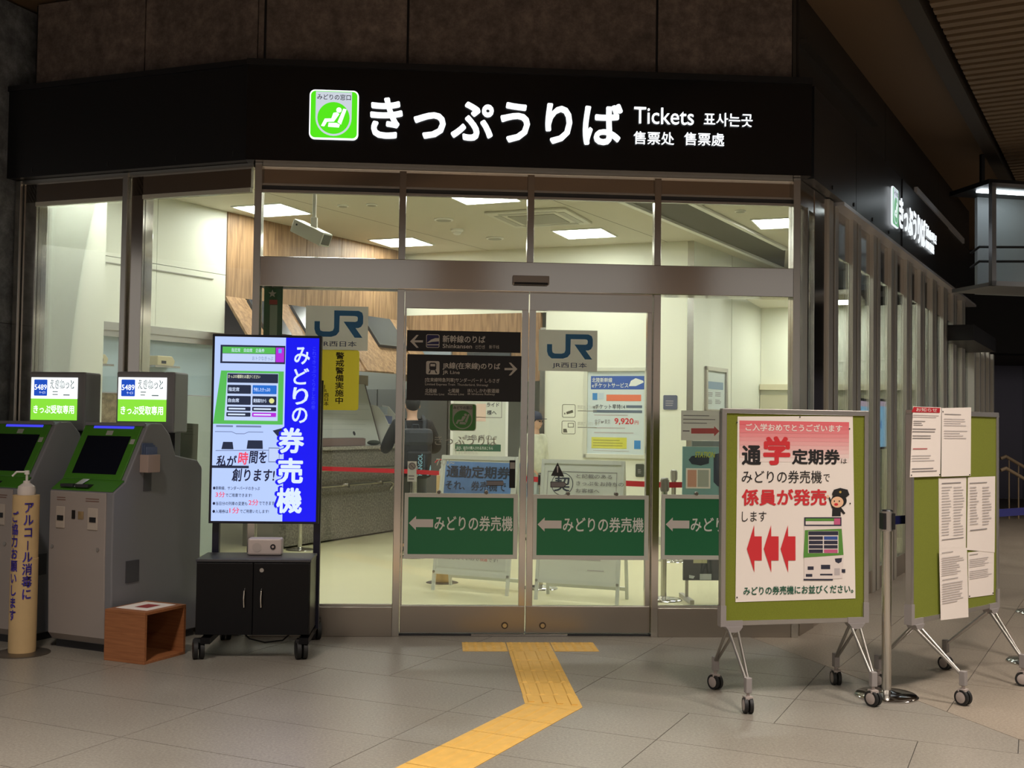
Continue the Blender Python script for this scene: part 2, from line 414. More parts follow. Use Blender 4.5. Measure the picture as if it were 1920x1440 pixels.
# sunken slot running along the ceiling, parallel to the long glazed side
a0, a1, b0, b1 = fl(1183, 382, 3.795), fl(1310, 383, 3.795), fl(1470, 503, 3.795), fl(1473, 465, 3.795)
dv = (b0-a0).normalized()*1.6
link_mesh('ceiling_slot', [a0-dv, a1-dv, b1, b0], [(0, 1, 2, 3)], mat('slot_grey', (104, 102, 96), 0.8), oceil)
for (p, q) in ((a0-dv, b0), (a1-dv, b1)):
    n = (q-p).normalized(); w = Vector((-n.y, n.x, 0))*0.03
    link_mesh('slot_trim', MB().add([p-w, p+w, q+w, q-w, *(x-Vector((0, 0, 0.03)) for x in (p-w, p+w, q+w, q-w))],
              [(0, 1, 2, 3), (4, 7, 6, 5), (0, 4, 5, 1), (1, 5, 6, 2), (2, 6, 7, 3), (3, 7, 4, 0)]).v,
              [(0, 1, 2, 3), (4, 7, 6, 5), (0, 4, 5, 1), (1, 5, 6, 2), (2, 6, 7, 3), (3, 7, 4, 0)], WHITE, oceil)

# ---- office inner walls
W0, W1 = Vector((-3.0, 4.69, 0)), Vector((-1.12, 7.42, 0)); DW = (W1-W0).normalized(); AW = math.atan2(DW.y, DW.x)
K1 = Vector((2.52, 5.87, 0))
# counter-side wall: white upper panels, then wood
wl = sthing('wall_office_side', 'office side wall of white upper panels above the counter windows', 'wall', W0, AW)
for i, (xa, xb) in enumerate(((-3.3, -2.513), (-2.507, -0.993), (-0.987, -0.01))):
    for za, zb in ((2.44, 3.087), (3.093, 3.80)):
        wl.box('wall_panel', xa, xb, 0, 0.05, za, zb, WHITEW)
wl.box('wall_rail', -1.80, -0.2, -0.012, 0, 3.02, 3.03, mat('rail_grey', (150, 148, 138), 0.5))
wl.box('bulkhead_trim', -3.3, 0, -0.02, 0.08, 2.36, 2.44, STEEL)
wl.box('white_pier', -3.3, -1.84, -0.25, 0.05, 0, 3.8, WHITEW)
wl.box('pier_fold', -2.6, -2.45, -0.28, -0.25, 0, 3.55, mat('fold_white', (224, 226, 210), 0.5))
for xa, xb in ((-1.78, -1.20), (-1.10, -0.02)):
    wl.box('frosted_pane', xa, xb, 0.10, 0.12, 1.75, 2.34, mat('frosted_blue', (168, 186, 194), 0.35))
    wl.box('window_rail', xa-0.05, xb+0.05, 0.02, 0.14, 2.30, 2.36, STEEL)
wl.box('lower_panel', -1.84, -0.9, 0.12, 0.2, 0, 1.74, speckle('brown_granite', (112, 98, 76), (140, 124, 98), (166, 150, 122), 14, 0.5))
wl.box('service_door', -0.9, 0.05, 0.10, 0.16, 0, 1.74, mat('door_greygreen', (168, 178, 172), 0.4))
ww = sthing('wall_office_wood', 'wood-veneered bulkhead above the granite ticket counter', 'wall', W0, AW)
LW = (W1-W0).length
for i in range(5):
    xa = i*LW/5
    ww.box('wood_panel', xa+0.004, xa+LW/5-0.004, 0, 0.05, 2.86, 3.80, WOODW)
# sloping soffit of alternating wood and dark screens under the bulkhead
sl = ww.sub(Matrix.Translation((0, 0, 2.86)) @ Matrix.Rotation(math.radians(-38), 4, 'X'))
SCRD = mat('dark_screen', (58, 60, 64), 0.25)
xs = 0.0; seq = [(0.30, 'w'), (0.42, 's'), (0.30, 'w'), (0.78, 's'), (0.55, 'w'), (0.62, 's'), (0.35, 'w')]
for wd, kd in seq:
    if kd == 'w': sl.box('wood_soffit', xs, xs+wd, 0, 0.03, -0.95, 0, WOODW)
    else:
        sl.box('wood_soffit', xs, xs+wd, 0.02, 0.03, -0.95, 0, WOODW)
        sl.box('counter_screen', xs+0.01, xs+wd-0.01, -0.03, 0.015, -0.52, -0.03, SCRD)
    xs += wd
ww.box('soffit_lip', 0, LW, 0.58, 0.66, 1.98, 2.12, mat('lip_beige', (176, 166, 146), 0.5))
# back wall (poster wall) and the staff opening beside it
ab = math.radians(-25.6); K0 = K1-Vector((math.cos(ab), math.sin(ab), 0))*4.03
wb = sthing('wall_office_back', 'cream back wall of the ticket office behind the poster', 'wall', K0, ab)
xo = wb.px(1022, 760)[0]
wb.box('wall_panel', xo, 4.03, 0, 0.08, 0, 3.8, CREAM)
wb.box('bulkhead', 0, xo, 0, 0.08, 2.95, 3.8, CREAM)
wb.box('wood_panel', 0, xo-0.08, 0.0, 0.08, 2.05, 2.95, WOODW)
for k_, (a_, c_) in enumerate(((0.12, (150, 160, 170)), (0.98, (70, 74, 78)))):
    wb.box('counter_screen', a_, a_+0.62, -0.05, 0.0, 2.22, 2.66, mat('wall_screen_%d' % k_, c_, 0.25))
wb.box('corner_strip', 3.96, 4.04, -0.012, 0, 0, 3.8, STEEL)
wb.box('jamb', xo-0.07, xo, -0.02, 0.1, 0, 2.75, STEELD)
wb.box('skirting', xo, 3.95, -0.012, 0, 0, 0.1, mat('skirt_grey', (190, 190, 176), 0.5))
# staff room beyond
ws = sthing('wall_staff_room', 'grey-blue rear wall of the staff room behind the counter', 'wall', (-3.2, 11.0, 0), ab)
ws.box('wall_panel', 0, 6, 0, 0.06, 0, 3.8, mat('staff_grey', (176, 178, 172), 0.6))
for k in range(4): ws.box('cabinet_door', 1.2+k*0.62, 1.8+k*0.62, -0.06, 0, 0.3, 2.0, mat('cabinet_grey', (150, 152, 150), 0.5))
# return wall and alcove at the end of the poster wall
wr = sthing('wall_office_return', 'pale grey return wall at the end of the poster wall', 'wall', K1, math.radians(55.4))
wr.box('wall_panel', 0.02, 1.38, 0, 0.06, 0, 3.8, WHITEW)
wr.box('wall_panel', 1.40, 3.0, 0, 0.06, 0, 3.8, WHITEW)
wa = sthing('wall_office_alcove', 'pale alcove wall with a lowered soffit at the rear of the office', 'wall', K1+Vector((1.48, 2.14, 0)), ab)
wa.box('wall_panel', 0, 2.25, 0, 0.06, 0, 3.2, CREAM)
wa.box('soffit', 0, 1.45, -1.5, 0.06, 3.2, 3.26, CEIL)
wa.box('rail', 0, 2.2, -0.08, 0, 2.02, 2.10, mat('rail_cream', (214, 206, 176), 0.4))
wa.box('lower_panel', 0, 2.2, -0.04, 0, 0, 1.95, mat('lower_beige', (198, 192, 164), 0.5))
for k in range(2): wa.box('panel_door', 0.25+k*0.85, 1.0+k*0.85, -0.06, -0.04, 0.1, 1.7, mat('panel_door', (206, 200, 170), 0.45))

# ---- glazed entrance front (Y = 0)
ntrim = [0]
def trim(mb, m, label, cat='trim', bevel=0.003):
    ntrim[0] += 1
    return struct('trim_%d' % ntrim[0], mb, m, label, cat, bevel=bevel)
XA, XB, XC, XL, XR = -0.91, 0.0, 0.915, -1.914, 1.922
HB, HT = 2.43, 2.64      # door header
trim(MB().box(XL-0.028, XL+0.022, -0.05, 0.07, 0, 3.30), STEEL, 'stainless corner post between the display screen bay and entrance front')
trim(MB().box(XR-0.022, XR+0.030, -0.05, 0.07, 0, 3.30), STEEL, 'stainless corner post of the entrance behind the wheeled board')
trim(MB().box(XA-0.025, XA+0.025, -0.045, 0.06, 0, HB), STEELD, 'stainless door post beside the black direction signs')
trim(MB().box(XC-0.025, XC+0.025, -0.045, 0.06, 0, HB), STEELD, 'stainless door post between the second and third green arrow signs')
for x, l in ((XA, 'above the direction sign leaf'), (XB, 'above the meeting of the door leaves'), (XC, 'above the blue logo leaf')):
    trim(MB().box(x-0.024, x+0.024, -0.03, 0.05, HT, 3.30), STEELD, 'upper stainless mullion '+l)
hd = struct('trim_header', MB().box(XL+0.022, XR-0.022, -0.06, 0.12, HB, HT), STEELX, 'wide stainless door header with the motion sensor', 'trim', bevel=0.004)
# transom band and upper panes
nwin = [0]
def window(label, loc=(0, 0, 0), rz=0.0):
    nwin[0] += 1
    return sthing('window_%d' % nwin[0], label, 'window', loc, rz)
trim(MB().box(XL+0.022, XR-0.022, -0.035, 0.05, 3.27, 3.305), STEEL, 'slim stainless head rail under the lit sign')
ups = [(XL+0.022, XA-0.024, 'upper pane with the security camera behind it'), (XA+0.024, XB-0.024, 'upper pane above the direction sign leaf'),
       (XB+0.024, XC-0.024, 'upper pane above the blue logo leaf'), (XC+0.024, XR-0.022, 'upper pane above the third green sign')]
for xa, xb, l in ups:
    w = window(l)
    w.box('head_panel', xa, xb, 0.0, 0.03, 3.155, 3.27, STEELX)
    w.box('glazing_bead', xa, xb, -0.02, 0.0, 3.145, 3.16, STEEL)
    w.box('glazing_bead', xa, xb, -0.01, 0.02, 3.10, 3.118, STEEL)
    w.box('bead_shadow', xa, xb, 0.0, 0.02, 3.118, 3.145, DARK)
    w.box('pane', xa, xb, 0.004, 0.014, HT, 3.10, GLASS)
# fixed lower bays
for xa, xb, l in ((XL+0.022, XA-0.025, 'fixed glass bay behind the digital display'), (XC+0.025, XR-0.022, 'fixed glass bay behind the wheeled board')):
    w = window(l)
    w.box('kick_panel', xa, xb, -0.045, 0.04, 0, 0.205, STEELK, bevel=0.003)
    w.box('pane', xa, xb, 0.0, 0.012, 0.205, HB, GLASS)
    w.box('glazing_bead', xa, xb, -0.01, 0.022, 0.205, 0.218, STEEL)
# sliding leaves
def leaf(n, xa, xb, label, lockx):
    d = sthing('door_%d' % n, label, 'door')
    y0, y1 = 0.0, 0.045
    d.box('kick_panel', xa, xb, y0-0.012, y1, 0.022, 0.21, STEELK, bevel=0.003)
    d.box('top_rail', xa, xb, y0-0.006, y1, 2.305, HB, STEELD)
    for a, b in ((xa, xa+0.012), (xb-0.045, xb)) if n == 1 else ((xa, xa+0.045), (xb-0.035, xb)):
        d.box('stile', a, b, y0-0.004, y1, 0.21, 2.305, STEELD, bevel=0.002)
    d.box('pane', xa+(0.012 if n == 1 else 0.045), xb-0.04, 0.016, 0.026, 0.21, 2.305, GLASS)
    lk = MB().cyl((lockx, -0.018, 0.075), (lockx, -0.012, 0.075), 0.024, 0.024, 24)
    o = d.mk('lock', lk, mat('lock_ring', (92, 84, 76), 0.35, 0.8), smooth=True)
    d.mk('lock_core', MB().cyl((lockx, -0.021, 0.075), (lockx, -0.018, 0.075), 0.015, 0.015, 16), STEELD, parent=o, smooth=True)
    return d
door1 = leaf(1, XA+0.028, -0.004, 'glass sliding leaf carrying the black direction signs', -0.144)
door2 = leaf(2, 0.004, XC-0.028, 'glass sliding leaf with the blue logo sticker', 0.124)
trim(MB().box(-0.38, 0.30, -0.03, 0.0, 0.0005, 0.016), CHROME, 'bright door track strip at the threshold')
trim(MB().box(XA+0.025, XC-0.025, 0.0, 0.12, 0.0005, 0.012), DARK, 'dark sliding door channel in the floor')

# ---- left glazed front (recedes to the left)
lw = (CORN_L, -AL)
def ltrim(x0, x1, y0, y1, z0, z1, m, label):
    f = Matrix.Translation(CORN_L) @ Matrix.Rotation(-AL, 4, 'Z'); b = MB().box(x0, x1, y0, y1, z0, z1)
    b.v = [f @ p for p in b.v]; return trim(b, m, label)
ltrim(-1.115, -1.07, -0.03, 0.10, 0, 3.30, STEEL, 'stainless post between the two panes behind the ticket machines')
ltrim(-1.055, -0.95, 0.0, 0.12, 0, 3.30, STEELX, 'brushed stainless reveal beside the post behind the ticket machines')
ltrim(-2.12, -2.07, -0.03, 0.10, 0, 3.30, STEEL, 'stainless post against the dark stone column')
ltrim(-2.06, -1.94, 0.0, 0.12, 0, 3.30, STEELX, 'brushed stainless reveal next to the dark stone column')
ltrim(-2.12, 0.0, -0.02, 0.06, 3.27, 3.305, STEEL, 'slim head rail above the panes behind the ticket machines')
for xa, xb, l in ((-1.94, -1.115, 'glass pane behind the half-hidden ticket machine'), (-0.95, -0.03, 'glass pane behind the nearer ticket machine and display')):
    w = window(l, CORN_L, -AL)
    w.box('head_panel', xa-0.1, xb, 0.0, 0.03, 3.13, 3.27, STEELX)
    w.box('glazing_bead', xa, xb, -0.012, 0.02, 3.10, 3.13, mat('bead_bright', (214, 212, 196), 0.35, 0.5))
    w.box('kick_panel', xa-0.1, xb, -0.03, 0.04, 0, 0.205, STEELK)
    w.box('pane', xa, xb, 0.02, 0.032, 0.205, 3.10, GLASS)

# ---- long glazed side (recedes to the right)
def rtrim(x0, x1, y0, y1, z0, z1, m, label):
    f = Matrix.Translation(CORN_R) @ Matrix.Rotation(AR, 4, 'Z'); b = MB().box(x0, x1, y0, y1, z0, z1)
    b.v = [f @ p for p in b.v]; return trim(b, m, label)
wg = window('corner pane at the start of the long glazed side', CORN_R, AR)
wg.box('pane', 0.03, 0.42, 0.0, 0.012, 0.2, 3.12, GLASS); wg.box('kick_panel', 0.03, 0.42, -0.02, 0.04, 0, 0.2, STEELK)
wg.box('edge_strip', 0.16, 0.19, -0.03, 0.03, 0.2, 3.12, STEELD)
wg.box('head_panel', 0.03, 0.42, -0.01, 0.03, 3.12, 3.3, STEELX)
rtrim(0.42, 0.80, -0.015, 0.06, 0, 3.30, STEELX, 'wide stainless panel on the corner of the long glazed side')
ords = ['first', 'second', 'third', 'fourth', 'fifth', 'sixth', 'seventh', 'eighth', 'ninth', 'tenth', 'eleventh']
FIN = brushed('fin_steel', (218, 214, 204), 0.40, 'Z')
SBLUE = mat('steel_bay', (138, 140, 138), 0.22, 0.55)
for k in range(10):
    t = 0.97+0.855*k
    if t > REND-0.2: break
    rtrim(t-0.17, t-0.03, -0.035, 0.006, 0, 3.30, FIN, 'stainless fin pair of the %s bay along the glazed side, front blade' % ords[k])
    rtrim(t+0.03, t+0.15, -0.035, 0.006, 0, 3.30, FIN, 'stainless fin pair of the %s bay along the glazed side, rear blade' % ords[k])
    w = window('%s pane of the long glazed side' % ords[k], CORN_R, AR)
    a, b = t+0.15, t+0.855-0.17
    w.box('kick_panel', a, b, -0.02, 0.04, 0, 0.2, STEELK)
    w.box('pane', a, b, -0.004, 0.006, 0.2, 2.9, GLASS)
    w.box('head_panel', a, b, 0.0, 0.03, 2.9, 3.3, STEELX)
    w.box('gap_strip', t-0.03, t+0.03, -0.01, 0.006, 0, 3.3, BLACK)
# black canopy and the lower continuation of the glazed side
rtrim(7.1, 9.6, -0.35, 0.2, 2.62, 2.82, BLACK, 'black canopy box hung low over the far end of the glazed side')
for k in range(5):
    t = 9.7+0.62*k
    rtrim(t, t+0.16, -0.05, 0.1, 0, 2.75, FIN, '%s stainless fin beyond the black canopy' % ords[k])
    w = window('%s pane beyond the black canopy' % ords[k], CORN_R, AR); w.box('pane', t+0.16, t+0.62, 0, 0.012, 0, 2.7, GLASS)
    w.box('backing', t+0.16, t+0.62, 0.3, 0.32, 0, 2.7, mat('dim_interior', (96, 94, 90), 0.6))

# ---- invented piers behind the viewpoint, added only for the steel to reflect
for k, px_ in enumerate((-8.5, -4.6, -0.8, 3.2, 7.4)):
    struct('added_rear_pier_%d' % (k+1), MB().box(px_, px_+1.1, -13.0, -12.3, 0, 4.68), mat('pier_beige', (196, 176, 156), 0.5), '%s beige pier added behind the viewpoint for the steel to reflect' % ords[k], 'pier')
for lx in (-6.2, -2.0, 2.2, 6.4): area_lamp('concourse_area_lamp', (lx, -11.0, 4.6), 0.5, 0.5, 70, WARM, 130)  # lamps added to light the invented piers

# ---- fascia bands and stone cladding above
fasc_l = sthing('wall_fascia_side', 'plain black fascia panel above the ticket machines', 'wall', CORN_L, -AL)
fasc_l.box('fascia_panel', -2.14, 0.03, -0.10, 0.06, 3.305, 3.97, mat('fascia_dim', (18, 19, 23), 0.3))
fasc_l.box('fascia_cap', -2.14, 0.03, -0.115, 0.06, 3.97, 4.01, BLACK)
for x in (-1.9, -1.2, -0.6, -0.12): fasc_l.box('fixing', x, x+0.006, -0.104, -0.10, 3.34, 3.37, DARK)
fr_r = sthing('wall_fascia_long', 'dark grey fascia band running along the long glazed side', 'wall', CORN_R, AR)
FASR = mat('fascia_grey', (38, 39, 42), 0.32, 0.3)
for a, b in ((0.05, 1.45), (1.46, 3.50), (3.51, 6.62), (6.63, 9.45)):
    fr_r.box('fascia_panel', a, b, -0.10, 0.06, 3.305, 3.985, FASR)
fr_r.box('lower_edge_strip', 1.0, 9.45, -0.105, 0.05, 3.275, 3.305, mat('edge_white', (206, 208, 214), 0.3, 0.3))
fr_r.box('upper_edge_strip', 4.3, 8.0, -0.125, -0.09, 3.985, 4.05, mat('edge_white', (206, 208, 214), 0.3, 0.3))
for k in range(12): fr_r.box('fixing', 0.6+0.75*k, 0.62+0.75*k, -0.107, -0.10, 3.33, 3.36, BLACK)
ws1 = sthing('wall_upper_front', 'dark mottled stone cladding above the lit sign', 'wall')
for a, b in ((-1.95, -1.905), (-1.895, -0.90), (-0.89, 0.895), (0.905, 1.90)):
    ws1.box('stone_panel', a+0.004, b-0.004, 0.0, 0.05, 3.98, Z_CEIL, STONE)
ws1.box('joint_backing', -1.95, 1.93, 0.012, 0.06, 3.9, Z_CEIL, BLACK)
ws1.box('corner_trim', 1.90, 1.925, -0.008, 0.05, 3.98, Z_CEIL, mat('corner_trim', (70, 66, 62), 0.4, 0.6))
ws2 = sthing('wall_upper_side', 'brown mottled stone cladding above the plain black fascia', 'wall', CORN_L, -AL)
for a, b in ((-1.98, -0.97), (-0.97, -0.0)):
    ws2.box('stone_panel', a+0.006, b-0.006, 0.0, 0.05, 3.9, Z_CEIL, STONE)
ws2.box('joint_backing', -2.0, 0, 0.015, 0.06, 3.9, Z_CEIL, BLACK)
ws3 = sthing('wall_upper_long', 'dark metal cladding above the long fascia band', 'wall', CORN_R, AR)
for a, b in ((0.0, 3.2), (3.21, 6.6), (6.61, 9.5)):
    ws3.box('cladding_panel', a, b, 0.0, 0.06, 3.98, Z_CEIL+0.02, mat('cladding_dark', (46, 42, 38), 0.45, 0.2))
ws3.box('ledge', 0.0, 2.6, -0.06, 0.0, 4.30, 4.33, mat('cladding_dark', (46, 42, 38), 0.45, 0.2))
# dark stone column at the left end
wc = sthing('wall_column', 'dark grey stone column beside the ticket machines', 'column', PLE, -AL)
wc.box('stone_panel', -1.4, -0.02, -0.22, 0.3, 0, 2.2, STONED); wc.box('stone_panel', -1.4, -0.02, -0.22, 0.3, 2.206, Z_CEIL, STONED)
wc.box('joint', -1.4, -0.025, -0.215, 0.3, 2.2, 2.206, BLACK)

# ---- concourse ceiling: flat soffit strip, dark beam, slatted field
s0 = CORN_R; zc = Z_CEIL
soff_w = 1.15
ceil = struct('ceiling', MB().poly([(-16, -13, zc+0.02), (-16, 40, zc+0.02), (40, 40, zc+0.02), (40, -13, zc+0.02)]), BROWNC,
               'dim brown ceiling of the concourse', 'ceiling')
e1 = fl(1830, 235, zc); e2 = fl(1855, 240, zc)
o1 = (e1-CORN_R).dot(NR); o2 = (e2-CORN_R).dot(NR)
bmf = Matrix.Translation(CORN_R) @ Matrix.Rotation(AR, 4, 'Z')
bb = MB().box(-9, 9.6, -o2-0.02, -o1, zc-0.16, zc-0.002); bb.v = [bmf @ p for p in bb.v]
struct('ceiling_beam', bb, mat('beam_dark', (46, 38, 28), 0.6), 'dark ceiling beam beside the slatted field', 'beam')
slf = sthing('ceiling_slats', 'field of narrow brown ceiling slats beyond the beam', 'ceiling', CORN_R, AR)
SLAT = mat('slat_brown', (112, 94, 72), 0.6)
for k in range(60):
    x = -1.0+0.16*k
    slf.box('slat', x, x+0.09, -o2-4.2, -o2-0.06, zc-0.12, zc-0.03, SLAT)
# far end of the concourse
bk = struct('wall_far_bulkhead', MB().box(7.3, 22, 11.4, 12.0, 2.85, Z_CEIL), mat('void_black', (4, 4, 5), 0.6), 'black bulkhead across the far end of the concourse', 'wall')
far = sthing('wall_far', 'dark metal panelled wall at the far end of the concourse', 'wall', (8.6, 16.5, 0), math.radians(-8))
FARM = brushed('far_metal', (84, 82, 92), 0.3, 'Z')
for k in range(-3, 12): far.box('metal_panel', k*1.2, k*1.2+1.19, 0, 0.1, 0, 3.6, FARM)
struct('ceiling_far', MB().box(6.5, 22, 12.0, 19, 2.9, 3.0), mat('far_ceiling', (92, 88, 86), 0.5), 'pale strip ceiling past the black bulkhead', 'ceiling')

# ================================================================== LIT SIGNS
LWH = mat('lit_white', (248, 252, 255), 0.4, emit=1.25)
LGR = mat('lit_green', (74, 205, 22), 0.4, emit=1.15)
LGY = mat('lit_grey', (206, 214, 226), 0.4, emit=0.85)
LBL = mat('sign_ink_blue', (30, 36, 84), 0.5)
def emblem(fr, x0, x1, z0, z1, y, green, white, grey, ink, depth=0.0):
    """rounded square badge: seat pictogram in a disc on a shield, writing on top"""
    w, h = x1-x0, z1-z0
    b = MB().prism(rring(x0, x1, z0, z1, w*0.11), y, y+max(depth, 0.001), 'y'); base = fr.mk('emblem', b, white)
    e = 0.0006 if depth == 0 else 0.0015
    rrect(fr, 'emblem_field', x0+w*0.025, x1-w*0.025, z0+h*0.025, z1-h*0.025, w*0.095, green, y-e, base)
    U = lambda u, v: (x0+(u-420)/277*w, z1-(v-265)/280*h)
    sh = [U(455, 276), U(455, 425)]+[U(557+102*math.cos(math.radians(a)), 425+102*math.sin(math.radians(a))) for a in range(180, -1, -10)]+[U(659, 276)]
    fr.mk('emblem_shield', MB().poly([(a, y-2*e, b) for a, b in sh]), grey, base)
    fr.mk('emblem_disc', MB().poly([(*((lambda p: (p[0], y-3*e, p[1]))(U(557+91*math.cos(math.radians(a)), 425+91*math.sin(math.radians(a))))),) for a in range(0, 360, 10)]), green, base)
    p = MB()
    for q in ([(575, 392), (590, 402), (560, 446), (521, 448), (506, 475), (487, 472), (508, 430), (545, 428), (556, 396)],
              [(612, 370), (630, 374), (600, 462), (580, 448)], [(530, 453), (575, 453), (594, 462), (588, 479), (527, 476)],
              [(587+15*math.cos(math.radians(a)), 379+15*math.sin(math.radians(a))) for a in range(0, 360, 24)]):
        p.poly([(*((lambda t: (t[0], y-4*e, t[1]))(U(*c))),) for c in q])
    fr.mk('emblem_pictogram', p, white, base)
    a, c = U(463, 322), U(653, 290)
    text(fr, 'みどりの窓口', a[0], c[0], a[1], c[1], ink, y-4*e, 0.012, base)
    return base
sg = thing('illuminated_sign', 'long black fascia sign with glowing white lettering and green seat emblem over the doors', 'sign', (0, -0.12, 0))
sg.box('sign_board', -1.997, 2.007, 0.0, 0.125, 3.300, 3.965, BLACKP)
sg.box('top_cap', -2.0, 2.010, -0.012, 0.125, 3.965, 4.008, BLACK)
x0, x1, z0, z1 = sg.pbox(580, 169, 672, 261, -0.02)
emblem(sg, x0, x1, z0, z1, -0.02, LGR, LWH, LGY, LBL, 0.02)
for t, bx, bd in (('きっぷうりば', (694, 188, 1167, 266), 0.024), ('Tickets', (1189, 202, 1301, 233), 0.003), ('표사는곳', (1320, 212, 1411, 237), 0.003),
                  ('售票处', (1188, 247, 1264, 271), 0.003), ('售票處', (1283, 249, 1358, 273), 0.003)):
    sg.ptxt(t, *bx, LWH, -0.012, bd, depth=0.02 if len(t) == 6 and t[0] == 'き' else 0.006)
sr = thing('illuminated_sign', 'smaller glowing white lettering and emblem on the dark band along the glazed side', 'sign', CORN_R, AR)
sr.box('sign_board', 3.52, 6.61, -0.112, -0.10, 3.31, 3.98, mat('sign_grey', (30, 31, 35), 0.3))
LW2 = mat('lit_white_dim', (236, 242, 246), 0.4, emit=0.95); LG2 = mat('lit_green_dim', (120, 190, 140), 0.4, emit=0.7)
x0, x1, z0, z1 = sr.pbox(1673.5, 353, 1685, 425, -0.13)
emblem(sr, x0, x1, z0, z1, -0.13, LG2, LW2, LGY, LBL, 0.015)
for t, bx, bd in (('きっぷうりば', (1686.6, 390, 1734.6, 446), 0.02), ('Tickets', (1736, 424, 1746, 446), 0.0), ('표사는곳', (1747, 438, 1755.5, 455), 0.0),
                  ('售票处', (1736, 452, 1743, 467), 0.0), ('售票處', (1744, 458, 1751, 474), 0.0)):
    sr.ptxt(t, *bx, LW2, -0.125, bd, depth=0.01)
ms = thing('motion_sensor', 'small grey motion sensor on the stainless door header', 'sensor', (0, -0.06, 0))
x0, x1, z0, z1 = ms.pbox(961, 518, 1029, 534)
ms.box('housing', x0, x1, -0.04, 0, z0, z1, mat('sensor_grey', (150, 142, 138), 0.4), bevel=0.004)
ms.box('lens', x0+0.01, x1-0.01, -0.042, -0.03, z0-0.004, z0+0.012, BLACK)

# ================================================================== OFFICE CEILING FITTINGS
PANEL = mat('light_panel', (250, 253, 245), 0.5, emit=25.0)
def ceiling_light(x, y, z, label, s=0.60):
    t = thing('ceiling_light', label, 'light', (x, y, z), math.radians(-25.6), 'square ceiling lights of the ticket office')
    h = s/2
    b = MB()
    for a in ((-h-0.02, h+0.02, -h-0.02, -h), (-h-0.02, h+0.02, h, h+0.02), (-h-0.02, -h, -h, h), (h, h+0.02, -h, h)): b.box(*a, -0.014, 0.0)
    t.mk('frame', b, WHITE); t.box('diffuser', -h, h, -h, h, -0.010, -0.002, PANEL)
ceiling_light(-2.48, 4.49, 3.8, 'bright square ceiling light behind the security camera')
ceiling_light(-1.13, 6.52, 3.8, 'bright square ceiling light nearest the wood bulkhead corner')
ceiling_light(-0.22, 3.44, 3.8, 'bright square ceiling light in front of the air conditioner, beside the smoke detector')
ceiling_light(1.10, 5.50, 3.8, 'bright square ceiling light between air conditioner and poster wall')
ceiling_light(3.22, 4.45, 3.8, 'bright square ceiling light beyond the grey ceiling slot')
ceiling_light(2.0, 2.42, 3.8, 'bright square ceiling light close above the third green sign bay')
ceiling_light(-1.57, 1.41, 3.8, 'bright square ceiling light close behind the fixed bay glass')
ceiling_light(0.66, 0.62, 3.8, 'bright square ceiling light just inside the sliding doors')
ceiling_light(-3.6, 2.5, 3.8, 'bright square ceiling light by the white wall panels')
ceiling_light(-2.2, 9.6, 3.8, 'bright square ceiling light in the staff room')
ceiling_light(4.65, 7.0, 3.2, 'bright square light in the lowered alcove soffit')
ceiling_light(4.9, 5.9, 3.8, 'bright square ceiling light at the far end of the glazed side')
ac = thing('air_conditioner', 'white square ceiling cassette air conditioner', 'air conditioner', (0.46, 4.5, 3.8), math.radians(-25.6))
ac.box('panel', -0.47, 0.47, -0.47, 0.47, -0.03, 0, mat('ac_white', (208, 206, 192), 0.5), bevel=0.01)
ac.box('intake_grille', -0.27, 0.27, -0.27, 0.27, -0.036, -0.028, mat('ac_grille', (158, 156, 144), 0.6))
for a in ((-0.33, 0.33, -0.41, -0.33), (-0.33, 0.33, 0.33, 0.41), (-0.41, -0.33, -0.33, 0.33), (0.33, 0.41, -0.33, 0.33)):
    ac.box('louvre', *a, -0.034, -0.026, mat('ac_louvre', (176, 174, 162), 0.5))
p = fl(857, 430, 3.8); sd = thing('smoke_detector', 'white domed smoke detector on the office ceiling', 'detector', p)
sd.mk('base', MB().lathe([(0.075, 0), (0.075, -0.02), (0.06, -0.03)]), WHITE, smooth=True)
sd.mk('sensor_head', MB().lathe([(0.055, -0.03), (0.05, -0.05), (0.03, -0.065), (0.012, -0.068)]), WHITE, smooth=True)
for i, (a, b, l) in enumerate(((643, 385, 'small round recessed lamp nearest the security camera'), (697, 383, 'round recessed lamp left of the middle mullion'.replace('left of', 'before')), (832, 411, 'shallow round ceiling speaker before the smoke detector'),
                               (928, 446, 'round ceiling speaker behind the smoke detector'), (1388, 395, 'small round ceiling speaker beyond the grey slot'))):
    p = fl(a, b, 3.8); d = thing('ceiling_speaker', l, 'ceiling speaker', p, 0, 'small round ceiling fittings')
    r = 0.06 if i < 2 or i == 4 else 0.11
    d.mk('rim', MB().lathe([(r, 0), (r, -0.012), (r*0.8, -0.016)]), WHITE, smooth=True)
    d.mk('grille', MB().lathe([(r*0.78, -0.0165), (r*0.78, -0.018)]), mat('ac_grille', (158, 156, 144), 0.6))
# security camera
cc = onY(584, 436, 1.0)
sc = thing('security_camera', 'white box security camera hung on a pole behind the upper glass', 'security camera', (cc.x, cc.y, cc.z), math.radians(0))
CAMW = mat('camera_white', (214, 212, 198), 0.4)
sc.mk('pole', MB().cyl((0.02, 0, 0.10), (0.02, 0, 3.8-cc.z), 0.016, 0.016, 14), CAMW, smooth=True)
sc.mk('bracket', MB().box(-0.005, 0.045, -0.03, 0.03, 0.02, 0.12), CAMW, bevel=0.006)
cb = sc.sub(Matrix.Rotation(math.radians(-35), 4, 'Z') @ Matrix.Rotation(math.radians(24), 4, 'Y'))
cb.box('housing', -0.17, 0.17, -0.058, 0.058, -0.058, 0.05, CAMW, bevel=0.008)
cb.box('lens_window', 0.168, 0.174, -0.044, 0.044, -0.044, 0.038, mat('lens_grey', (110, 108, 100), 0.15))
cb.mk('screw', MB().cyl((-0.12, -0.062, 0.015), (-0.12, -0.056, 0.015), 0.008), DARK)

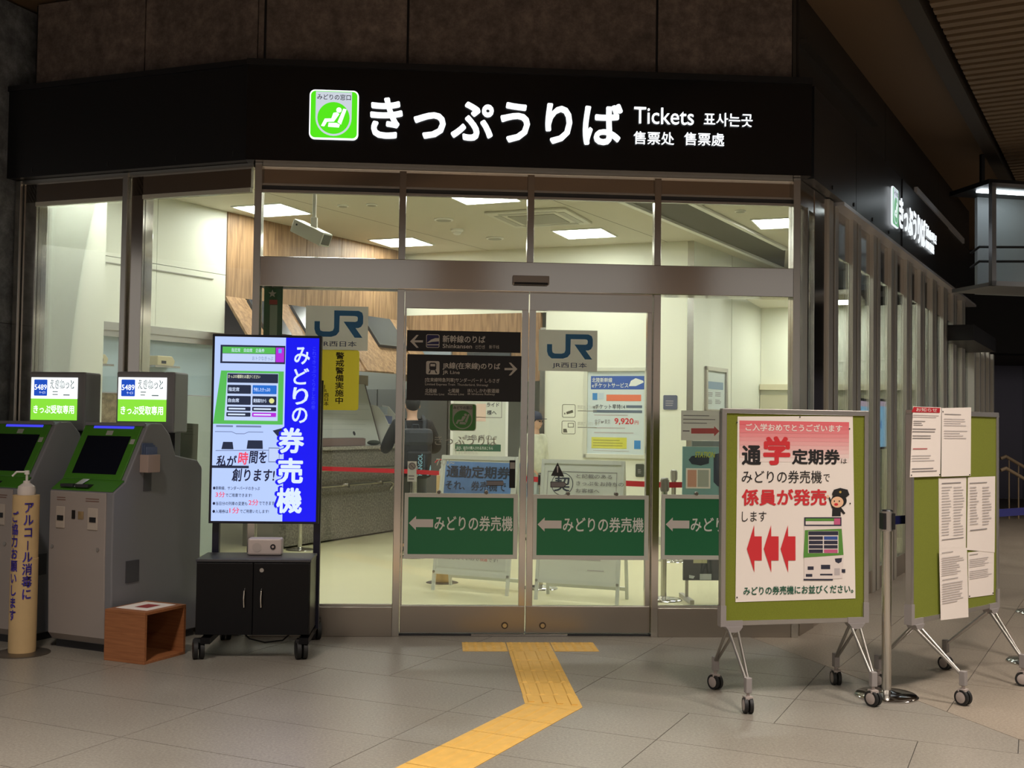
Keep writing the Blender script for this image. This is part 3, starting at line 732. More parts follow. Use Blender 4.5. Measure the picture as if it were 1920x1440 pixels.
# ================================================================== STICKERS AND SIGNS ON THE ENTRANCE GLASS
GY = -0.0006          # outer face of the fixed panes
JRB = film('logo_blue', (70, 126, 176), 0.45); STK = film('sticker_grey', (206, 204, 196), 0.45); INKB = mat('ink_navy', (74, 82, 112), 0.6)
def logo_sticker(label, box, yy):
    t = thing('logo_sticker', label, 'sticker', (0, yy, 0))
    x0, x1, z0, z1 = t.pbox(*box)
    t.rect('backing', x0, x1, z0, z1, STK, 0.0)
    U = lambda u, v: (x0+(u-118)/440*(x1-x0), -0.002, z1-(v-238)/307*(z1-z0))
    J = [(180, 345), (180, 400), (190, 430), (215, 452), (300, 452), (335, 440), (355, 415), (357, 305), (318, 305), (318, 390), (310, 408), (290, 415), (240, 415), (222, 408), (218, 390), (218, 345)]
    R = [(318, 268), (490, 268), (515, 280), (523, 305), (523, 355), (510, 378), (490, 388), (470, 388), (520, 455), (465, 455), (385, 345), (470, 345), (483, 338), (485, 318), (480, 308), (465, 305), (318, 305)]
    t.mk('logo', MB().poly([U(*c) for c in J]).poly([U(*c) for c in R]), JRB)
    a, b = U(222, 525), U(480, 480)
    text(t, 'JR西日本', a[0], b[0], a[2], b[2], INKB, -0.002, 0.01)
logo_sticker('grey square blue logo sticker on the fixed pane above the yellow notice', (573, 574, 690, 657), GY)
logo_sticker('grey square blue logo sticker on the sliding leaf above the camera pictograms', (1010, 619, 1120, 696), 0.0154)
t = thing('security_notice', 'yellow notice with black vertical writing on the fixed pane', 'notice', (0, GY, 0))
x0, x1, z0, z1 = t.pbox(594, 656, 673, 769)
rrect(t, 'yellow_field', x0, x1, z0, z1, 0.02, film('notice_yellow', (222, 204, 66), 0.55), -0.0015)
xc = t.px(637, 700)[0]; vtext(t, '警戒警備実施中', xc, 0.062, t.px(637, 660)[1], t.px(637, 758)[1], INK, -0.0025, 0.022)
xc = t.px(612, 740)[0]; vtext(t, 'JR西日本', xc, 0.036, t.px(612, 720)[1], t.px(612, 761)[1], INK, -0.0025, 0.015)
# hanging direction signs on the left leaf
SBK = mat('sign_black', (20, 19, 22), 0.35); SWH = mat('sign_white', (206, 202, 196), 0.5); SBL = mat('sign_navy', (34, 34, 92), 0.5)
d1 = thing('direction_sign', 'narrow black sign with arrow and bullet train pictogram on the sliding leaf', 'sign', (0, 0.011, 0))
x0, x1, z0, z1 = d1.pbox(763, 621, 976, 660); d1.box('board', x0, x1, -0.006, 0.006, z0, z1, SBK)
Y1 = -0.0075
d1.ppoly('arrow', [(769, 640), (781, 628), (785, 628), (777, 638), (793, 638), (793, 642), (777, 642), (785, 652), (781, 652)], SWH, Y1)
x0, x1, z0, z1 = d1.pbox(799, 627, 824, 652, Y1); pic = rrect(d1, 'pictogram', x0, x1, z0, z1, 0.012, SWH, Y1)
rrect(d1, 'pictogram_field', x0+0.004, x1-0.004, z0+0.004, z1-0.004, 0.01, SBL, Y1-0.0006, pic)
d1.ppoly('train_shape', [(800.5, 643), (808, 637), (816, 634), (823, 634), (823, 640), (810, 641), (800.5, 643.5)], SWH, Y1-0.0012, pic)
d1.ppoly('track_shape', [(800.5, 645.5), (823, 645.5), (823, 647.5), (800.5, 647.5)], SWH, Y1-0.0012, pic)
for s, b, o in (('新幹線のりば', (830, 629, 910, 643), .02), ('Shinkansen', (830, 645, 885, 653), .012), ('신칸센', (891, 647, 909, 654), 0), ('新干线', (917, 647, 936, 654), 0)):
    d1.ptxt(s, *b, SWH, Y1, o)
d2 = thing('direction_sign', 'tall black sign with train pictogram and several lines of writing on the sliding leaf', 'sign', (0, 0.011, 0))
x0, x1, z0, z1 = d2.pbox(763, 666, 977, 752); d2.box('board', x0, x1, -0.006, 0.006, z0, z1, SBK)
x0, x1, z0, z1 = d2.pbox(799, 677, 824, 702, Y1); pic = rrect(d2, 'pictogram', x0, x1, z0, z1, 0.012, SWH, Y1)
x0, x1, z0, z1 = d2.pbox(805, 680, 818, 694, Y1); rrect(d2, 'train_front', x0, x1, z0, z1, 0.012, SBK, Y1-0.0006, pic)
d2.prect('train_window', 807, 682.5, 816, 687, SWH, Y1-0.0012, pic)
d2.ppoly('track_shape', [(806, 694), (808, 694), (806, 700), (803, 700)], SBK, Y1-0.0006, pic); d2.ppoly('track_shape', [(815, 694), (817, 694), (820, 700), (817, 700)], SBK, Y1-0.0006, pic)
d2.ppoly('arrow', [(970, 692), (958, 680), (954, 680), (962, 690), (946, 690), (946, 694), (962, 694), (954, 704), (958, 704)], SWH, Y1)
for s, b, o in (('JR線(在来線)のりば', (830, 680, 938, 694), .02), ('JR Line', (830, 695, 862, 703), .012), ('[在来線特急列車]サンダーバード しらさぎ', (797, 709, 937, 718), .01),
                ('Limited Express Train  Thunderbird, Shirasagi', (797, 719, 915, 724.5), 0), ('北陸線', (797, 728.5, 819, 736.5), .01), ('七尾線', (840, 728.5, 861, 736.5), .01),
                ('IRいしかわ鉄道線', (877, 728.5, 936, 736.5), .01), ('Hokuriku Line', (797, 737, 833, 741), 0), ('Nanao Line', (840, 737, 870, 741), 0), ('IR Ishikawa Railway', (877, 737, 928, 742), 0)):
    d2.ptxt(s, *b, SWH, Y1, o)
t = thing('emblem_sticker', 'green seat emblem sticker on the sliding leaf under the direction signs', 'sticker', (0, 0.0145, 0))
x0, x1, z0, z1 = t.pbox(842, 757, 893, 808)
emblem(t, x0, x1, z0, z1, 0.0, mat('emblem_green', (66, 132, 62), 0.5), STK, STK, INK)
GH = film('vinyl_grey', (206, 206, 196), 0.5)
t = thing('glass_lettering', 'pale vinyl lettering with opening hour on the sliding leaf', 'lettering', (0, 0.0154, 0))
for s, b, o in (('きっぷうりば', (815, 817, 932, 835), .005), ('Tickets', (850, 842, 896, 852), 0), ('7:00~', (818, 860, 852, 873), 0)): t.ptxt(s, *b, GH, 0, o)
def small_sticker(name, label, cat, yy, fn):
    t = thing(name, label, cat, (0, yy, 0)); fn(t); return t
def f_pic(bx, kind):
    def f(t):
        x0, x1, z0, z1 = t.pbox(*bx); o_, i_ = rring(x0, x1, z0, z1, 0.012), rring(x0+0.004, x1-0.004, z0+0.004, z1-0.004, 0.009); n = len(o_)
        r = t.mk('outline', MB().add([(a, 0, b) for a, b in o_]+[(a, 0, b) for a, b in i_], [(k, (k+1) % n, n+(k+1) % n, n+k) for k in range(n)]), PGR)
        a, b, c, d = bx; w, h = c-a, d-b
        if kind == 'cam':
            t.ppoly('pictogram', [(a+w*.3, b+h*.58), (a+w*.78, b+h*.42), (a+w*.84, b+h*.62), (a+w*.35, b+h*.76)], PGR, 0, r); t.ppoly('pictogram', [(a+w*.15, b+h*.62), (a+w*.25, b+h*.66), (a+w*.25, b+h*.76), (a+w*.15, b+h*.76)], PGR, 0, r)
        else:
            for q in (((.45, .16), (.88, .16), (.88, .21), (.45, .21)), ((.45, .45), (.88, .45), (.88, .5), (.45, .5)), ((.45, .21), (.5, .21), (.5, .45), (.45, .45)), ((.83, .21), (.88, .21), (.88, .45), (.83, .45)), ((.12, .6), (.36, .6), (.42, .88), (.12, .88))):
                t.ppoly('pictogram', [(a+w*u, b+h*v) for u, v in q], PGR, 0, r)
        t.ptxt(('防犯カメラ作動中', '録画されています')[kind != 'cam'], c+4, b+2, c+46, b+9, GH, 0); x0, x1, z0, z1 = t.pbox(c+4, b+11, c+40, b+14); lines(t, x0, x1, z0, z1, 1, GH, 0, fill=0.6, jit=0)
    return f
PGR = film('pictogram_grey', (150, 150, 136), 0.5)
small_sticker('camera_pictogram', 'outlined security camera pictogram on the glass beside the poster', 'sticker', 0.0152, f_pic((1054, 758, 1079, 783), 'cam'))
small_sticker('display_pictogram', 'outlined display pictogram under the camera pictogram', 'sticker', 0.0152, f_pic((1053, 789, 1079, 814), 'dis'))
def f_nosmoke(t):
    x0, x1, z0, z1 = t.pbox(764, 865, 781, 903); t.rect('backing', x0, x1, z0, z1, STK, 0)
    disc(t, 'ring', (x0+x1)/2, z1-0.034, 0.026, INKG, -0.0006); disc(t, 'ring_centre', (x0+x1)/2, z1-0.034, 0.019, STK, -0.0012)
    t.mk('bar', MB().poly([((x0+x1)/2-0.018, -0.0018, z1-0.02), ((x0+x1)/2-0.014, -0.0018, z1-0.016), ((x0+x1)/2+0.018, -0.0018, z1-0.048), ((x0+x1)/2+0.014, -0.0018, z1-0.052)]), INKG)
    lines(t, x0+0.008, x1-0.008, z0+0.008, z0+0.05, 2, INKG, -0.0006)
small_sticker('prohibition_sticker', 'small grey prohibition sticker beside the door post', 'sticker', 0.0152, f_nosmoke)
def f_strip(t):
    x0, x1, z0, z1 = t.pbox(955, 863, 966, 915); t.box('strip', x0, x1, -0.004, 0.001, z0, z1, INK)
    t.rect('upper_label', x0+0.004, x1-0.004, z1-0.06, z1-0.015, STK, -0.0046)
small_sticker('touch_switch', 'black vertical touch strip on the direction sign leaf', 'switch', 0.0152, f_strip)
def f_arrowtag(bx):
    def f(t):
        a, b, c, d = bx; o = t.ppoly('tag', [(a, b), (c-(d-b)*.5, b), (c, (b+d)/2), (c-(d-b)*.5, d), (a, d)], DARK, 0)
        t.ppoly('tag_field', [(a+1.2, b+1.2), (c-(d-b)*.5-.6, b+1.2), (c-1.4, (b+d)/2), (c-(d-b)*.5-.6, d-1.2), (a+1.2, d-1.2)], INKG, -0.0006, o)
    return f
small_sticker('arrow_tag', 'small dark arrow-shaped tag under the warning triangle', 'sticker', 0.0152, f_arrowtag((1032, 903, 1063, 914)))
small_sticker('arrow_tag', 'small grey arrow-shaped tag on the leaf above the first green sign', 'sticker', 0.0152, f_arrowtag((943, 901, 916, 911)))
def f_warn(t):
    t.ppoly('triangle', [(1033, 892), (1058, 894), (1045.5, 867)], DARK, 0); t.ppoly('mark', [(1044, 874), (1047, 874), (1046.5, 886), (1044.5, 886)], INKL, -0.0008)
small_sticker('warning_triangle', 'dark warning triangle sticker on the logo leaf', 'sticker', 0.0152, f_warn)
# green arrow boards
FRW = mat('frame_white', (206, 206, 196), 0.4); PINKW = mat('arrow_white', (214, 206, 200), 0.6)
def green_board(label, box, tx):
    t = thing('green_arrow_board', label, 'sign', (0, 0.0, 0), 0, 'green arrow boards on the entrance glass')
    yf = -0.012
    x0, x1, z0, z1 = t.pbox(*box); b = MB()
    for q in ((x0, x1, z1-0.028, z1), (x0, x1, z0, z0+0.03), (x0, x0+0.026, z0+0.03, z1-0.028), (x1-0.03, x1, z0+0.03, z1-0.028)): b.box(q[0], q[1], yf-0.008, yf+0.008, q[2], q[3])
    t.mk('frame', b, FRW); t.box('panel', x0+0.026, x1-0.03, yf-0.004, yf+0.004, z0+0.03, z1-0.028, GREENB)
    w, h = x1-x0, z1-z0; zc = z0+h*0.54; yy = yf-0.006; xa = x0+0.032
    t.mk('arrow', MB().poly([(xa, yy, zc), (xa+0.05, yy, zc+0.05), (xa+0.05, yy, zc+0.028), (xa+0.17, yy, zc+0.028), (xa+0.17, yy, zc-0.028), (xa+0.05, yy, zc-0.028), (xa+0.05, yy, zc-0.05)]), PINKW)
    text(t, 'みどりの券売機', xa+0.18, x1-0.035, zc-0.052, zc+0.054, PRINTW, yy, 0.014)
    for xx in (x0+w*0.3, x0+w*0.72):
        t.mk('suction_cup', MB().cyl((xx, yf-0.012, z1+0.008), (xx, 0.017 if x0 < 0.9 else 0.001, z1+0.008), 0.012, 0.015, 16), mat('cup_grey', (110, 106, 98), 0.3), smooth=True)
green_board('white-framed green arrow board on the direction sign leaf', (758, 925, 970, 1047), 0)
green_board('white-framed green arrow board on the logo leaf', (999, 928, 1215, 1049), 0)
green_board('white-framed green arrow board on the fixed bay, partly behind the wheeled board', (1239, 928, 1457, 1049), 0)
t = thing('arrow_notice', 'pale paper notice with a red arrow on the fixed bay glass', 'notice', (0, GY, 0))
x0, x1, z0, z1 = t.pbox(1277, 770, 1352, 826); t.rect('paper', x0, x1, z0, z1, STK, 0)
x0, x1, z0, z1 = t.pbox(1281, 776, 1342, 797); lines(t, x0, x1, z0, z1, 3, INKG, -0.0006, fill=0.22)
t.ppoly('arrow', [(1296, 803), (1339, 803), (1339, 799), (1349, 808.5), (1339, 818), (1339, 813), (1296, 813)], mat('arrow_red', (190, 92, 90), 0.6), -0.0008)
x0, x1, z0, z1 = t.pbox(1280, 805, 1293, 811); lines(t, x0, x1, z0, z1, 1, INKG, -0.0006, jit=0)
t = thing('hanging_banner', 'narrow green hanging banner with a star behind the corner pane', 'banner', (0, 0.10, 0))
x0, x1, z0, z1 = t.pbox(494, 541, 529, 690); t.box('cloth', x0, x1, -0.004, 0.004, z0, HB, mat('banner_green', (22, 84, 52), 0.7))
cx, cz = t.px(511, 551); t.mk('star', MB().poly([(cx+(0.03 if i % 2 == 0 else 0.013)*math.sin(math.pi*i/5), -0.006, cz+(0.03 if i % 2 == 0 else 0.013)*math.cos(math.pi*i/5)) for i in range(10)]), STK)
t.prect('red_mark', 505, 562, 520, 571, mat('mark_red', (150, 60, 50), 0.6), -0.006); t.prect('pale_panel', 505, 572, 519, 690, mat('banner_pale', (140, 158, 140), 0.7), -0.006)

# ================================================================== TACTILE PAVING
tp = thing('tactile_paving', 'yellow tactile guide path leading from the doors across the floor', 'tactile paving', (0, 0, 0))
def tact_tile(o, ux, kind):
    """o: corner, ux: unit along width, 0.3 m square; kind dots / bars"""
    ux = Vector((ux[0], ux[1], 0)); uy = Vector((-ux.y, ux.x, 0)); o = Vector((o[0], o[1], 0)); g = 0.002
    def P(a, b, z): q = o+ux*a+uy*b; return (q.x, q.y, z)
    b = MB(); s = 0.3
    b.add([P(g, g, 0), P(s-g, g, 0), P(s-g, s-g, 0), P(g, s-g, 0), P(g, g, 0.003), P(s-g, g, 0.003), P(s-g, s-g, 0.003), P(g, s-g, 0.003)],
          [(0, 3, 2, 1), (4, 5, 6, 7), (0, 1, 5, 4), (1, 2, 6, 5), (2, 3, 7, 6), (3, 0, 4, 7)])
    if kind == 'dots':
        for i in range(5):
            for j in range(5):
                c = o+ux*(0.03+0.06*i)+uy*(0.03+0.06*j)
                b.cyl((c.x, c.y, 0.003), (c.x, c.y, 0.008), 0.016, 0.010, 8)
    else:
        for i in range(4):
            a0, a1 = 0.0375+0.075*i-0.016, 0.0375+0.075*i+0.016
            b.add([P(a0, 0.012, 0.003), P(a1, 0.012, 0.003), P(a1, s-0.012, 0.003), P(a0, s-0.012, 0.003), P(a0+.006, 0.018, 0.008), P(a1-.006, 0.018, 0.008), P(a1-.006, s-0.018, 0.008), P(a0+.006, s-0.018, 0.008)],
                  [(4, 5, 6, 7), (0, 1, 5, 4), (1, 2, 6, 5), (2, 3, 7, 6), (3, 0, 4, 7)])
    tp.mk('dot_tile' if kind == 'dots' else 'bar_tile', b, TACT)
tx0 = -0.452
for i in range(3): tact_tile((tx0+0.302*i, -0.548), (1, 0), 'dots')
for j in range(4): tact_tile((tx0+0.302, -0.850-0.302*j), (1, 0), 'bars')
# mitred elbow, then the slanting run
th = math.radians(-30.3); ux = Vector((math.cos(th), math.sin(th), 0)); vv = Vector((math.sin(th), -math.cos(th), 0))
ex0, ex1 = tx0+0.302, tx0+0.602; ey = -1.756
elb = [(ex0, ey), (ex1, ey), (ex1, -2.010), (ex0, -1.930)]
eb = MB().prism(elb, 0, 0.003, 'z')
for i in range(4):
    xa = ex0+0.0375+0.075*i
    eb.box(xa-0.016, xa+0.016, -1.905-0.07*i/3.0, ey-0.01, 0.003, 0.008)
tp.mk('elbow_tile', eb, TACT)
q0 = Vector((ex0, -1.934, 0))
for k in range(11):
    o = q0+Vector((ux.x*0.0, 0, 0))+Vector((-math.sin(-th), -math.cos(th), 0))*(0.302*(k+1))
    tact_tile((o.x, o.y), (ux.x, ux.y), 'bars')
wd = [(ex0, -1.932), (ex1, -2.012), ((q0+ux*0.3).x, (q0+ux*0.3).y)]
tp.mk('wedge_tile', MB().prism(wd, 0, 0.003, 'z'), TACT)

# ================================================================== TICKET MACHINES
MG = mat('machine_grey', (124, 124, 128), 0.45); MF = mat('machine_front', (158, 148, 142), 0.45); MGR = mat('machine_green', (66, 124, 34), 0.4)
SCRK = mat('screen_black', (16, 20, 30), 0.12); MBL = mat('light_bar_blue', (70, 70, 235), 0.4, emit=0.9)
MD = mat('machine_dark', (70, 70, 74), 0.5)
DW_ = mat('display_white', (250, 255, 255), 0.4, emit=1.15); DG_ = mat('display_green', (138, 226, 60), 0.4, emit=0.9); DB_ = mat('display_blue', (30, 84, 205), 0.4, emit=0.75); DI_ = mat('display_ink', (120, 150, 150), 0.5, emit=0.3)
def ticket_machine(label, loc, rz, leaflets):
    t = thing('ticket_machine', label, 'ticket machine', loc, rz, 'ticket machines in front of the glass')
    h = 0.275
    prof = [(0.05, 0.05), (0.012, 0.10), (0.0, 0.55), (0.0, 1.02), (0.10, 1.085), (0.29, 1.445), (0.33, 1.465), (0.42, 1.465), (0.50, 1.39), (0.56, 1.25), (0.78, 1.21), (0.83, 1.16), (0.83, 0.05)]
    body = t.mk('body', MB().prism(prof, -h, h, 'x'), MG, bevel=0.008)
    t.mk('plinth', MB().box(-h+0.02, h-0.02, 0.07, 0.80, 0, 0.05), DARK)
    fp = t.mk('front_panel', MB().prism([(0.046, 0.055), (0.006, 0.10), (-0.008, 0.55), (-0.008, 1.015), (0.0, 1.02), (0.012, 0.55), (0.02, 0.10)], -h+0.012, h-0.055, 'x'), MF, bevel=0.004)
    # sloping keypad shelf and screen housing
    t.mk('keypad_shelf', MB().add([(-h+.01, 0.004, 1.026), (h-.01, 0.004, 1.026), (h-.01, 0.10, 1.090), (-h+.01, 0.10, 1.090), (-h+.01, 0.004, 1.032), (h-.01, 0.004, 1.032), (h-.01, 0.098, 1.096), (-h+.01, 0.098, 1.096)],
         [(0, 3, 2, 1), (4, 5, 6, 7), (0, 1, 5, 4), (1, 2, 6, 5), (2, 3, 7, 6), (3, 0, 4, 7)]), MGR)
    ang = math.atan2(0.36, 0.19); L = math.hypot(0.19, 0.36)
    s = t.sub(Matrix.Translation((0, 0.10, 1.085)) @ Matrix.Rotation(-(math.pi/2-ang), 4, 'X'))   # z runs up the slope, -y faces out
    bz = s.box('screen_bezel', -h+0.012, h-0.035, -0.012, 0.0, 0.006, L-0.006, MGR, bevel=0.004)
    s.box('touch_screen', -h+0.075, h-0.095, -0.014, -0.010, 0.045, L-0.085, SCRK, parent=bz)
    s.box('light_bar', -h+0.10, h-0.10, -0.016, -0.010, L-0.028, L-0.012, MBL, parent=bz)
    s.box('top_lip', -h+0.012, h-0.02, -0.018, 0.0, L-0.008, L+0.014, MG, parent=bz)
    s.box('logo_patch', -0.045, 0.01, -0.0135, -0.012, L-0.078, L-0.045, STK, parent=bz)
    s.box('card_mark', h-0.085, h-0.05, -0.0135, -0.012, L-0.14, L-0.105, STK, parent=bz)
    for k, xx in enumerate((-0.13, 0.0)):
        o = t.box('ticket_tray', xx-0.055, xx+0.055, 0.0, 0.07, 1.03+0.018, 1.048+0.018, DARK)
    t.mk('tray_flap', MB().poly([(-0.10, 0.01, 1.05), (-0.04, 0.01, 1.05), (-0.02, 0.10, 1.10), (-0.08, 0.10, 1.10)]), mat('clear_flap', (190, 200, 190), 0.1))
    # card slots on the front
    for xx, ww_, a in ((-0.165, 0.075, 0.0), (0.115, 0.085, 0.0)):
        o = t.box('card_slot', xx-ww_/2, xx+ww_/2, -0.014, -0.006, 0.78, 0.92, mat('slot_beige', (182, 170, 158), 0.4), bevel=0.004)
        t.box('slot_mouth', xx-0.022, xx+0.03, -0.018, -0.010, 0.83, 0.862, BLACK, parent=o)
    t.box('sensor_window', -0.065, -0.038, -0.012, -0.006, 0.845, 0.90, BLACK)
    t.box('coin_slot', -0.01, 0.038, -0.012, -0.006, 0.845, 0.895, CHROME)
    for xx in (-0.23, 0.165):
        t.mk('key_lock', MB().cyl((xx, -0.014, 0.66), (xx, -0.006, 0.66), 0.012, 0.012, 14), ALU, smooth=True)
    x = [-0.21, -0.10]; lines(t, -0.20, -0.10, 0.955, 0.985, 2, mat('ink_brown', (120, 90, 80), 0.7), -0.0095); lines(t, 0.05, 0.18, 0.955, 0.985, 2, mat('ink_brown', (120, 90, 80), 0.7), -0.0095)
    t.box('vent_plate', h-0.002, h+0.006, 0.12, 0.235, 0.44, 0.58, MD)
    # display head on a post at the back
    T0 = t; t = T0.sub(Matrix.Translation((0.02, 0.60, 0)) @ Matrix.Rotation(math.radians(19), 4, 'Z') @ Matrix.Translation((0, -0.60, 0)))
    t.box('display_post', 0.06, 0.16, 0.62, 0.72, 1.2, 1.42, MD)
    hd_ = t.box('display_head', -0.215, 0.20, 0.50, 0.74, 1.40, 1.815, MG, bevel=0.012)
    x0, x1, z0, z1 = -0.20, 0.145, 1.475, 1.775; yy = 0.497; zm = z0+(z1-z0)*0.50
    t.rect('display_upper', x0, x1, zm, z1, DW_, yy, hd_); t.rect('display_lower', x0, x1, z0, zm, DG_, yy, hd_)
    rrect(t, 'service_badge', x0+0.022, x0+0.12, zm+0.02, z1-0.015, 0.006, DB_, yy-0.001, hd_)
    text(t, '5489', x0+0.026, x0+0.116, zm+0.062, zm+0.100, DW_, yy-0.002, 0.008, hd_); text(t, 'サービス', x0+0.062, x0+0.108, zm+0.035, zm+0.052, DW_, yy-0.002, 0, hd_)
    EK = mat('display_teal', (20, 96, 104), 0.5, emit=0.3)
    text(t, 'えきねっと', x0+0.142, x0+0.318, z1-0.078, z1-0.016, EK, yy-0.001, 0.05, hd_); text(t, 'えきねっと', x0+0.147, x0+0.313, z1-0.073, z1-0.021, DW_, yy-0.002, 0.0, hd_)
    lines(t, x0+0.16, x0+0.20, zm+0.02, zm+0.06, 2, DI_, yy-0.001, hd_, fill=0.3); lines(t, x0+0.24, x0+0.29, zm+0.02, zm+0.035, 1, DI_, yy-0.001, hd_, fill=0.5)
    text(t, 'きっぷ受取専用', x0+0.022, x1-0.022, z0+0.045, z0+0.105, DW_, yy-0.001, 0.016, hd_)
    t = T0
    if leaflets:
        lb = t.box('leaflet_box', h+0.002, h+0.075, 0.22, 0.33, 1.145, 1.26, mat('box_pink', (168, 148, 138), 0.6), bevel=0.002)
        for k in range(3): t.box('leaflet', h+0.012+0.018*k, h+0.016+0.018*k, 0.225, 0.325, 1.2, 1.335-0.012*k, mat('leaflet_blue', (96, 110, 140), 0.3), parent=lb)
        t.box('painted_holder_shadow', h, h+0.004, 0.26, 0.33, 1.02, 1.145, MD, parent=lb)  # dark sheet painted as the leaflet box's shadow on the flank
    return t
mA = Vector((-2.917, -0.560, 0)); MR = math.radians(-29)
ticket_machine('grey ticket machine with a leaflet box on its flank, beside the wooden step', mA, MR, True)
ticket_machine('grey ticket machine standing behind the hand sanitizer post', mA+DL*0.755, MR, False)

# wooden step box
bp = [fl(192.5, 1238), fl(270, 1247), fl(347, 1226)]
rb = math.atan2((bp[2]-bp[1]).y, (bp[2]-bp[1]).x); wbx, dbx = (bp[2]-bp[1]).length, (bp[1]-bp[0]).length
wb_ = thing('wooden_step_box', 'orange-brown wooden open box with a notice on top beside the ticket machine', 'box', bp[1], rb)
WB = wood('wood_box', (142, 88, 52), (160, 102, 62), (24, 1.6, 26)); WBI = wood('wood_box_inside', (96, 56, 34), (120, 72, 44), (1, 8, 8))
H_ = 0.315; k = 0.018
wb_.box('top_board', 0, wbx, 0, dbx, H_-k, H_, WB, bevel=0.002); wb_.box('bottom_board', 0, wbx, 0, dbx, 0, k, WB, bevel=0.002)
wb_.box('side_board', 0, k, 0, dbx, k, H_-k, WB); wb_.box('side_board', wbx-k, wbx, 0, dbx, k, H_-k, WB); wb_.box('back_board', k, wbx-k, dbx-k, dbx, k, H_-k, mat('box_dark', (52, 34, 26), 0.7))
nt_ = wb_.box('paper_notice', 0.06, wbx-0.05, 0.04, dbx-0.03, H_, H_+0.002, PAPER)
wb_.mk('red_print', MB().poly([(0.13, 0.10, H_+0.003), (wbx-0.12, 0.10, H_+0.003), (wbx-0.12, 0.2, H_+0.003), (0.13, 0.2, H_+0.003)]), mat('dull_red', (150, 50, 50), 0.7), nt_)

# hand sanitizer stands
def sanitizer(label, loc, rz, r, hgt, cap, writing, br=0.17):
    t = thing('sanitizer_stand', label, 'sanitizer stand', loc, rz)
    t.mk('base', MB().lathe([(br, 0), (br, 0.006), (br-0.015, 0.010), (0.02, 0.012)]), mat('base_steel', (120, 112, 102), 0.35, 0.8), smooth=True)
    CB = mat('cardboard_cream', (206, 176, 128), 0.8, noise=(9, 0.05))
    n = 20
    t.mk('paper_column', MB().lathe([(r*0.98, 0.012), (r, 0.03), (r, 0.60), (r*0.97, 0.602), (r*0.97, hgt)], n=n), CB, smooth=True)
    b = t.mk('bottle', MB().lathe([(r*0.62, hgt-0.02), (r*0.66, hgt+0.03), (r*0.60, hgt+0.055), (0.022, hgt+0.075), (0.02, hgt+0.09)]), mat('bottle_white', (216, 206, 200), 0.35), smooth=True)
    t.mk('pump', MB().cyl((0, 0, hgt+0.085), (0, 0, hgt+0.135), 0.008, 0.008, 10).cyl((0, 0, hgt+0.13), (0, 0, hgt+0.155), 0.016, 0.014, 12).tube([(0, 0, hgt+0.146), (-0.06, -0.01, hgt+0.146), (-0.085, -0.015, hgt+0.118)], 0.006), cap, parent=b, smooth=True)
    if writing:
        PU = mat('ink_purple', (58, 44, 150), 0.6)
        def wrap(s, ang, w, zt, zb):
            o = vtext(t, s, 0, w, zt, zb, PU, 0, 0.025)
            for v in o.data.vertices:
                a = ang+v.co.x/r; v.co.x, v.co.y = (r+0.0025)*math.sin(a), -(r+0.0025)*math.cos(a)
        wrap('アルコール消毒に', 0.42, 0.062, 0.965, 0.345); wrap('ご協力お願いします', -0.62, 0.056, 0.905, 0.215)
    return t
sanitizer('cream cardboard sanitizer post with blue vertical writing and pump bottle by the ticket machines', fl(41, 1225), 0.12, 0.083, 1.0, mat('pump_white', (224, 220, 214), 0.35), True)

# ================================================================== DIGITAL DISPLAY ON A CABINET
YF, YS = -0.80, -0.47
ds = thing('digital_display', 'tall digital display glowing blue on a black wheeled cabinet', 'display', (-1.75, YF, 0))
def dl(px, py, y): return ds.px(px, py, y)
x0, _ = dl(367, 1120, 0); x1, _ = dl(581, 1120, 0); _, zt = dl(475, 1054, 0); _, zb = dl(475, 1191, 0)
CABB = mat('cabinet_black', (5, 5, 9), 0.35, spec=0.25)
cab = ds.box('cabinet', x0, x1, 0.004, 0.36, zb, zt, CABB, bevel=0.004)
ds.box('cabinet_top', x0-0.004, x1+0.004, -0.006, 0.365, zt, zt+0.018, mat('cabinet_top', (58, 58, 62), 0.4), bevel=0.003)
xm = (x0+x1)/2
for a, b, hx in ((x0+0.004, xm-0.002, xm-0.05), (xm+0.002, x1-0.004, xm+0.055)):
    d = ds.box('door', a, b, -0.012, 0.004, zb+0.004, zt-0.004, CABB, parent=None, bevel=0.003)
    ds.mk('handle', MB().tube([(hx, -0.012, zb+0.17), (hx, -0.035, zb+0.18), (hx-0.002, -0.038, zb+0.23), (hx, -0.035, zb+0.28), (hx, -0.012, zb+0.29)], 0.005, 10), CHROME, parent=d, smooth=True)
lk = dl(491, 1069, -0.012); ds.mk('lock', MB().cyl((lk[0], -0.020, lk[1]), (lk[0], -0.012, lk[1]), 0.013, 0.013, 18), ALU, smooth=True)
for xx in (x0+0.07, x1-0.03): ds.box('base_rail', xx-0.03, xx+0.03, -0.03, 0.72, zb-0.05, zb-0.012, CABB)
ds.box('cross_rail', x0+0.04, x1, 0.30, 0.34, zb-0.045, zb-0.012, CABB)
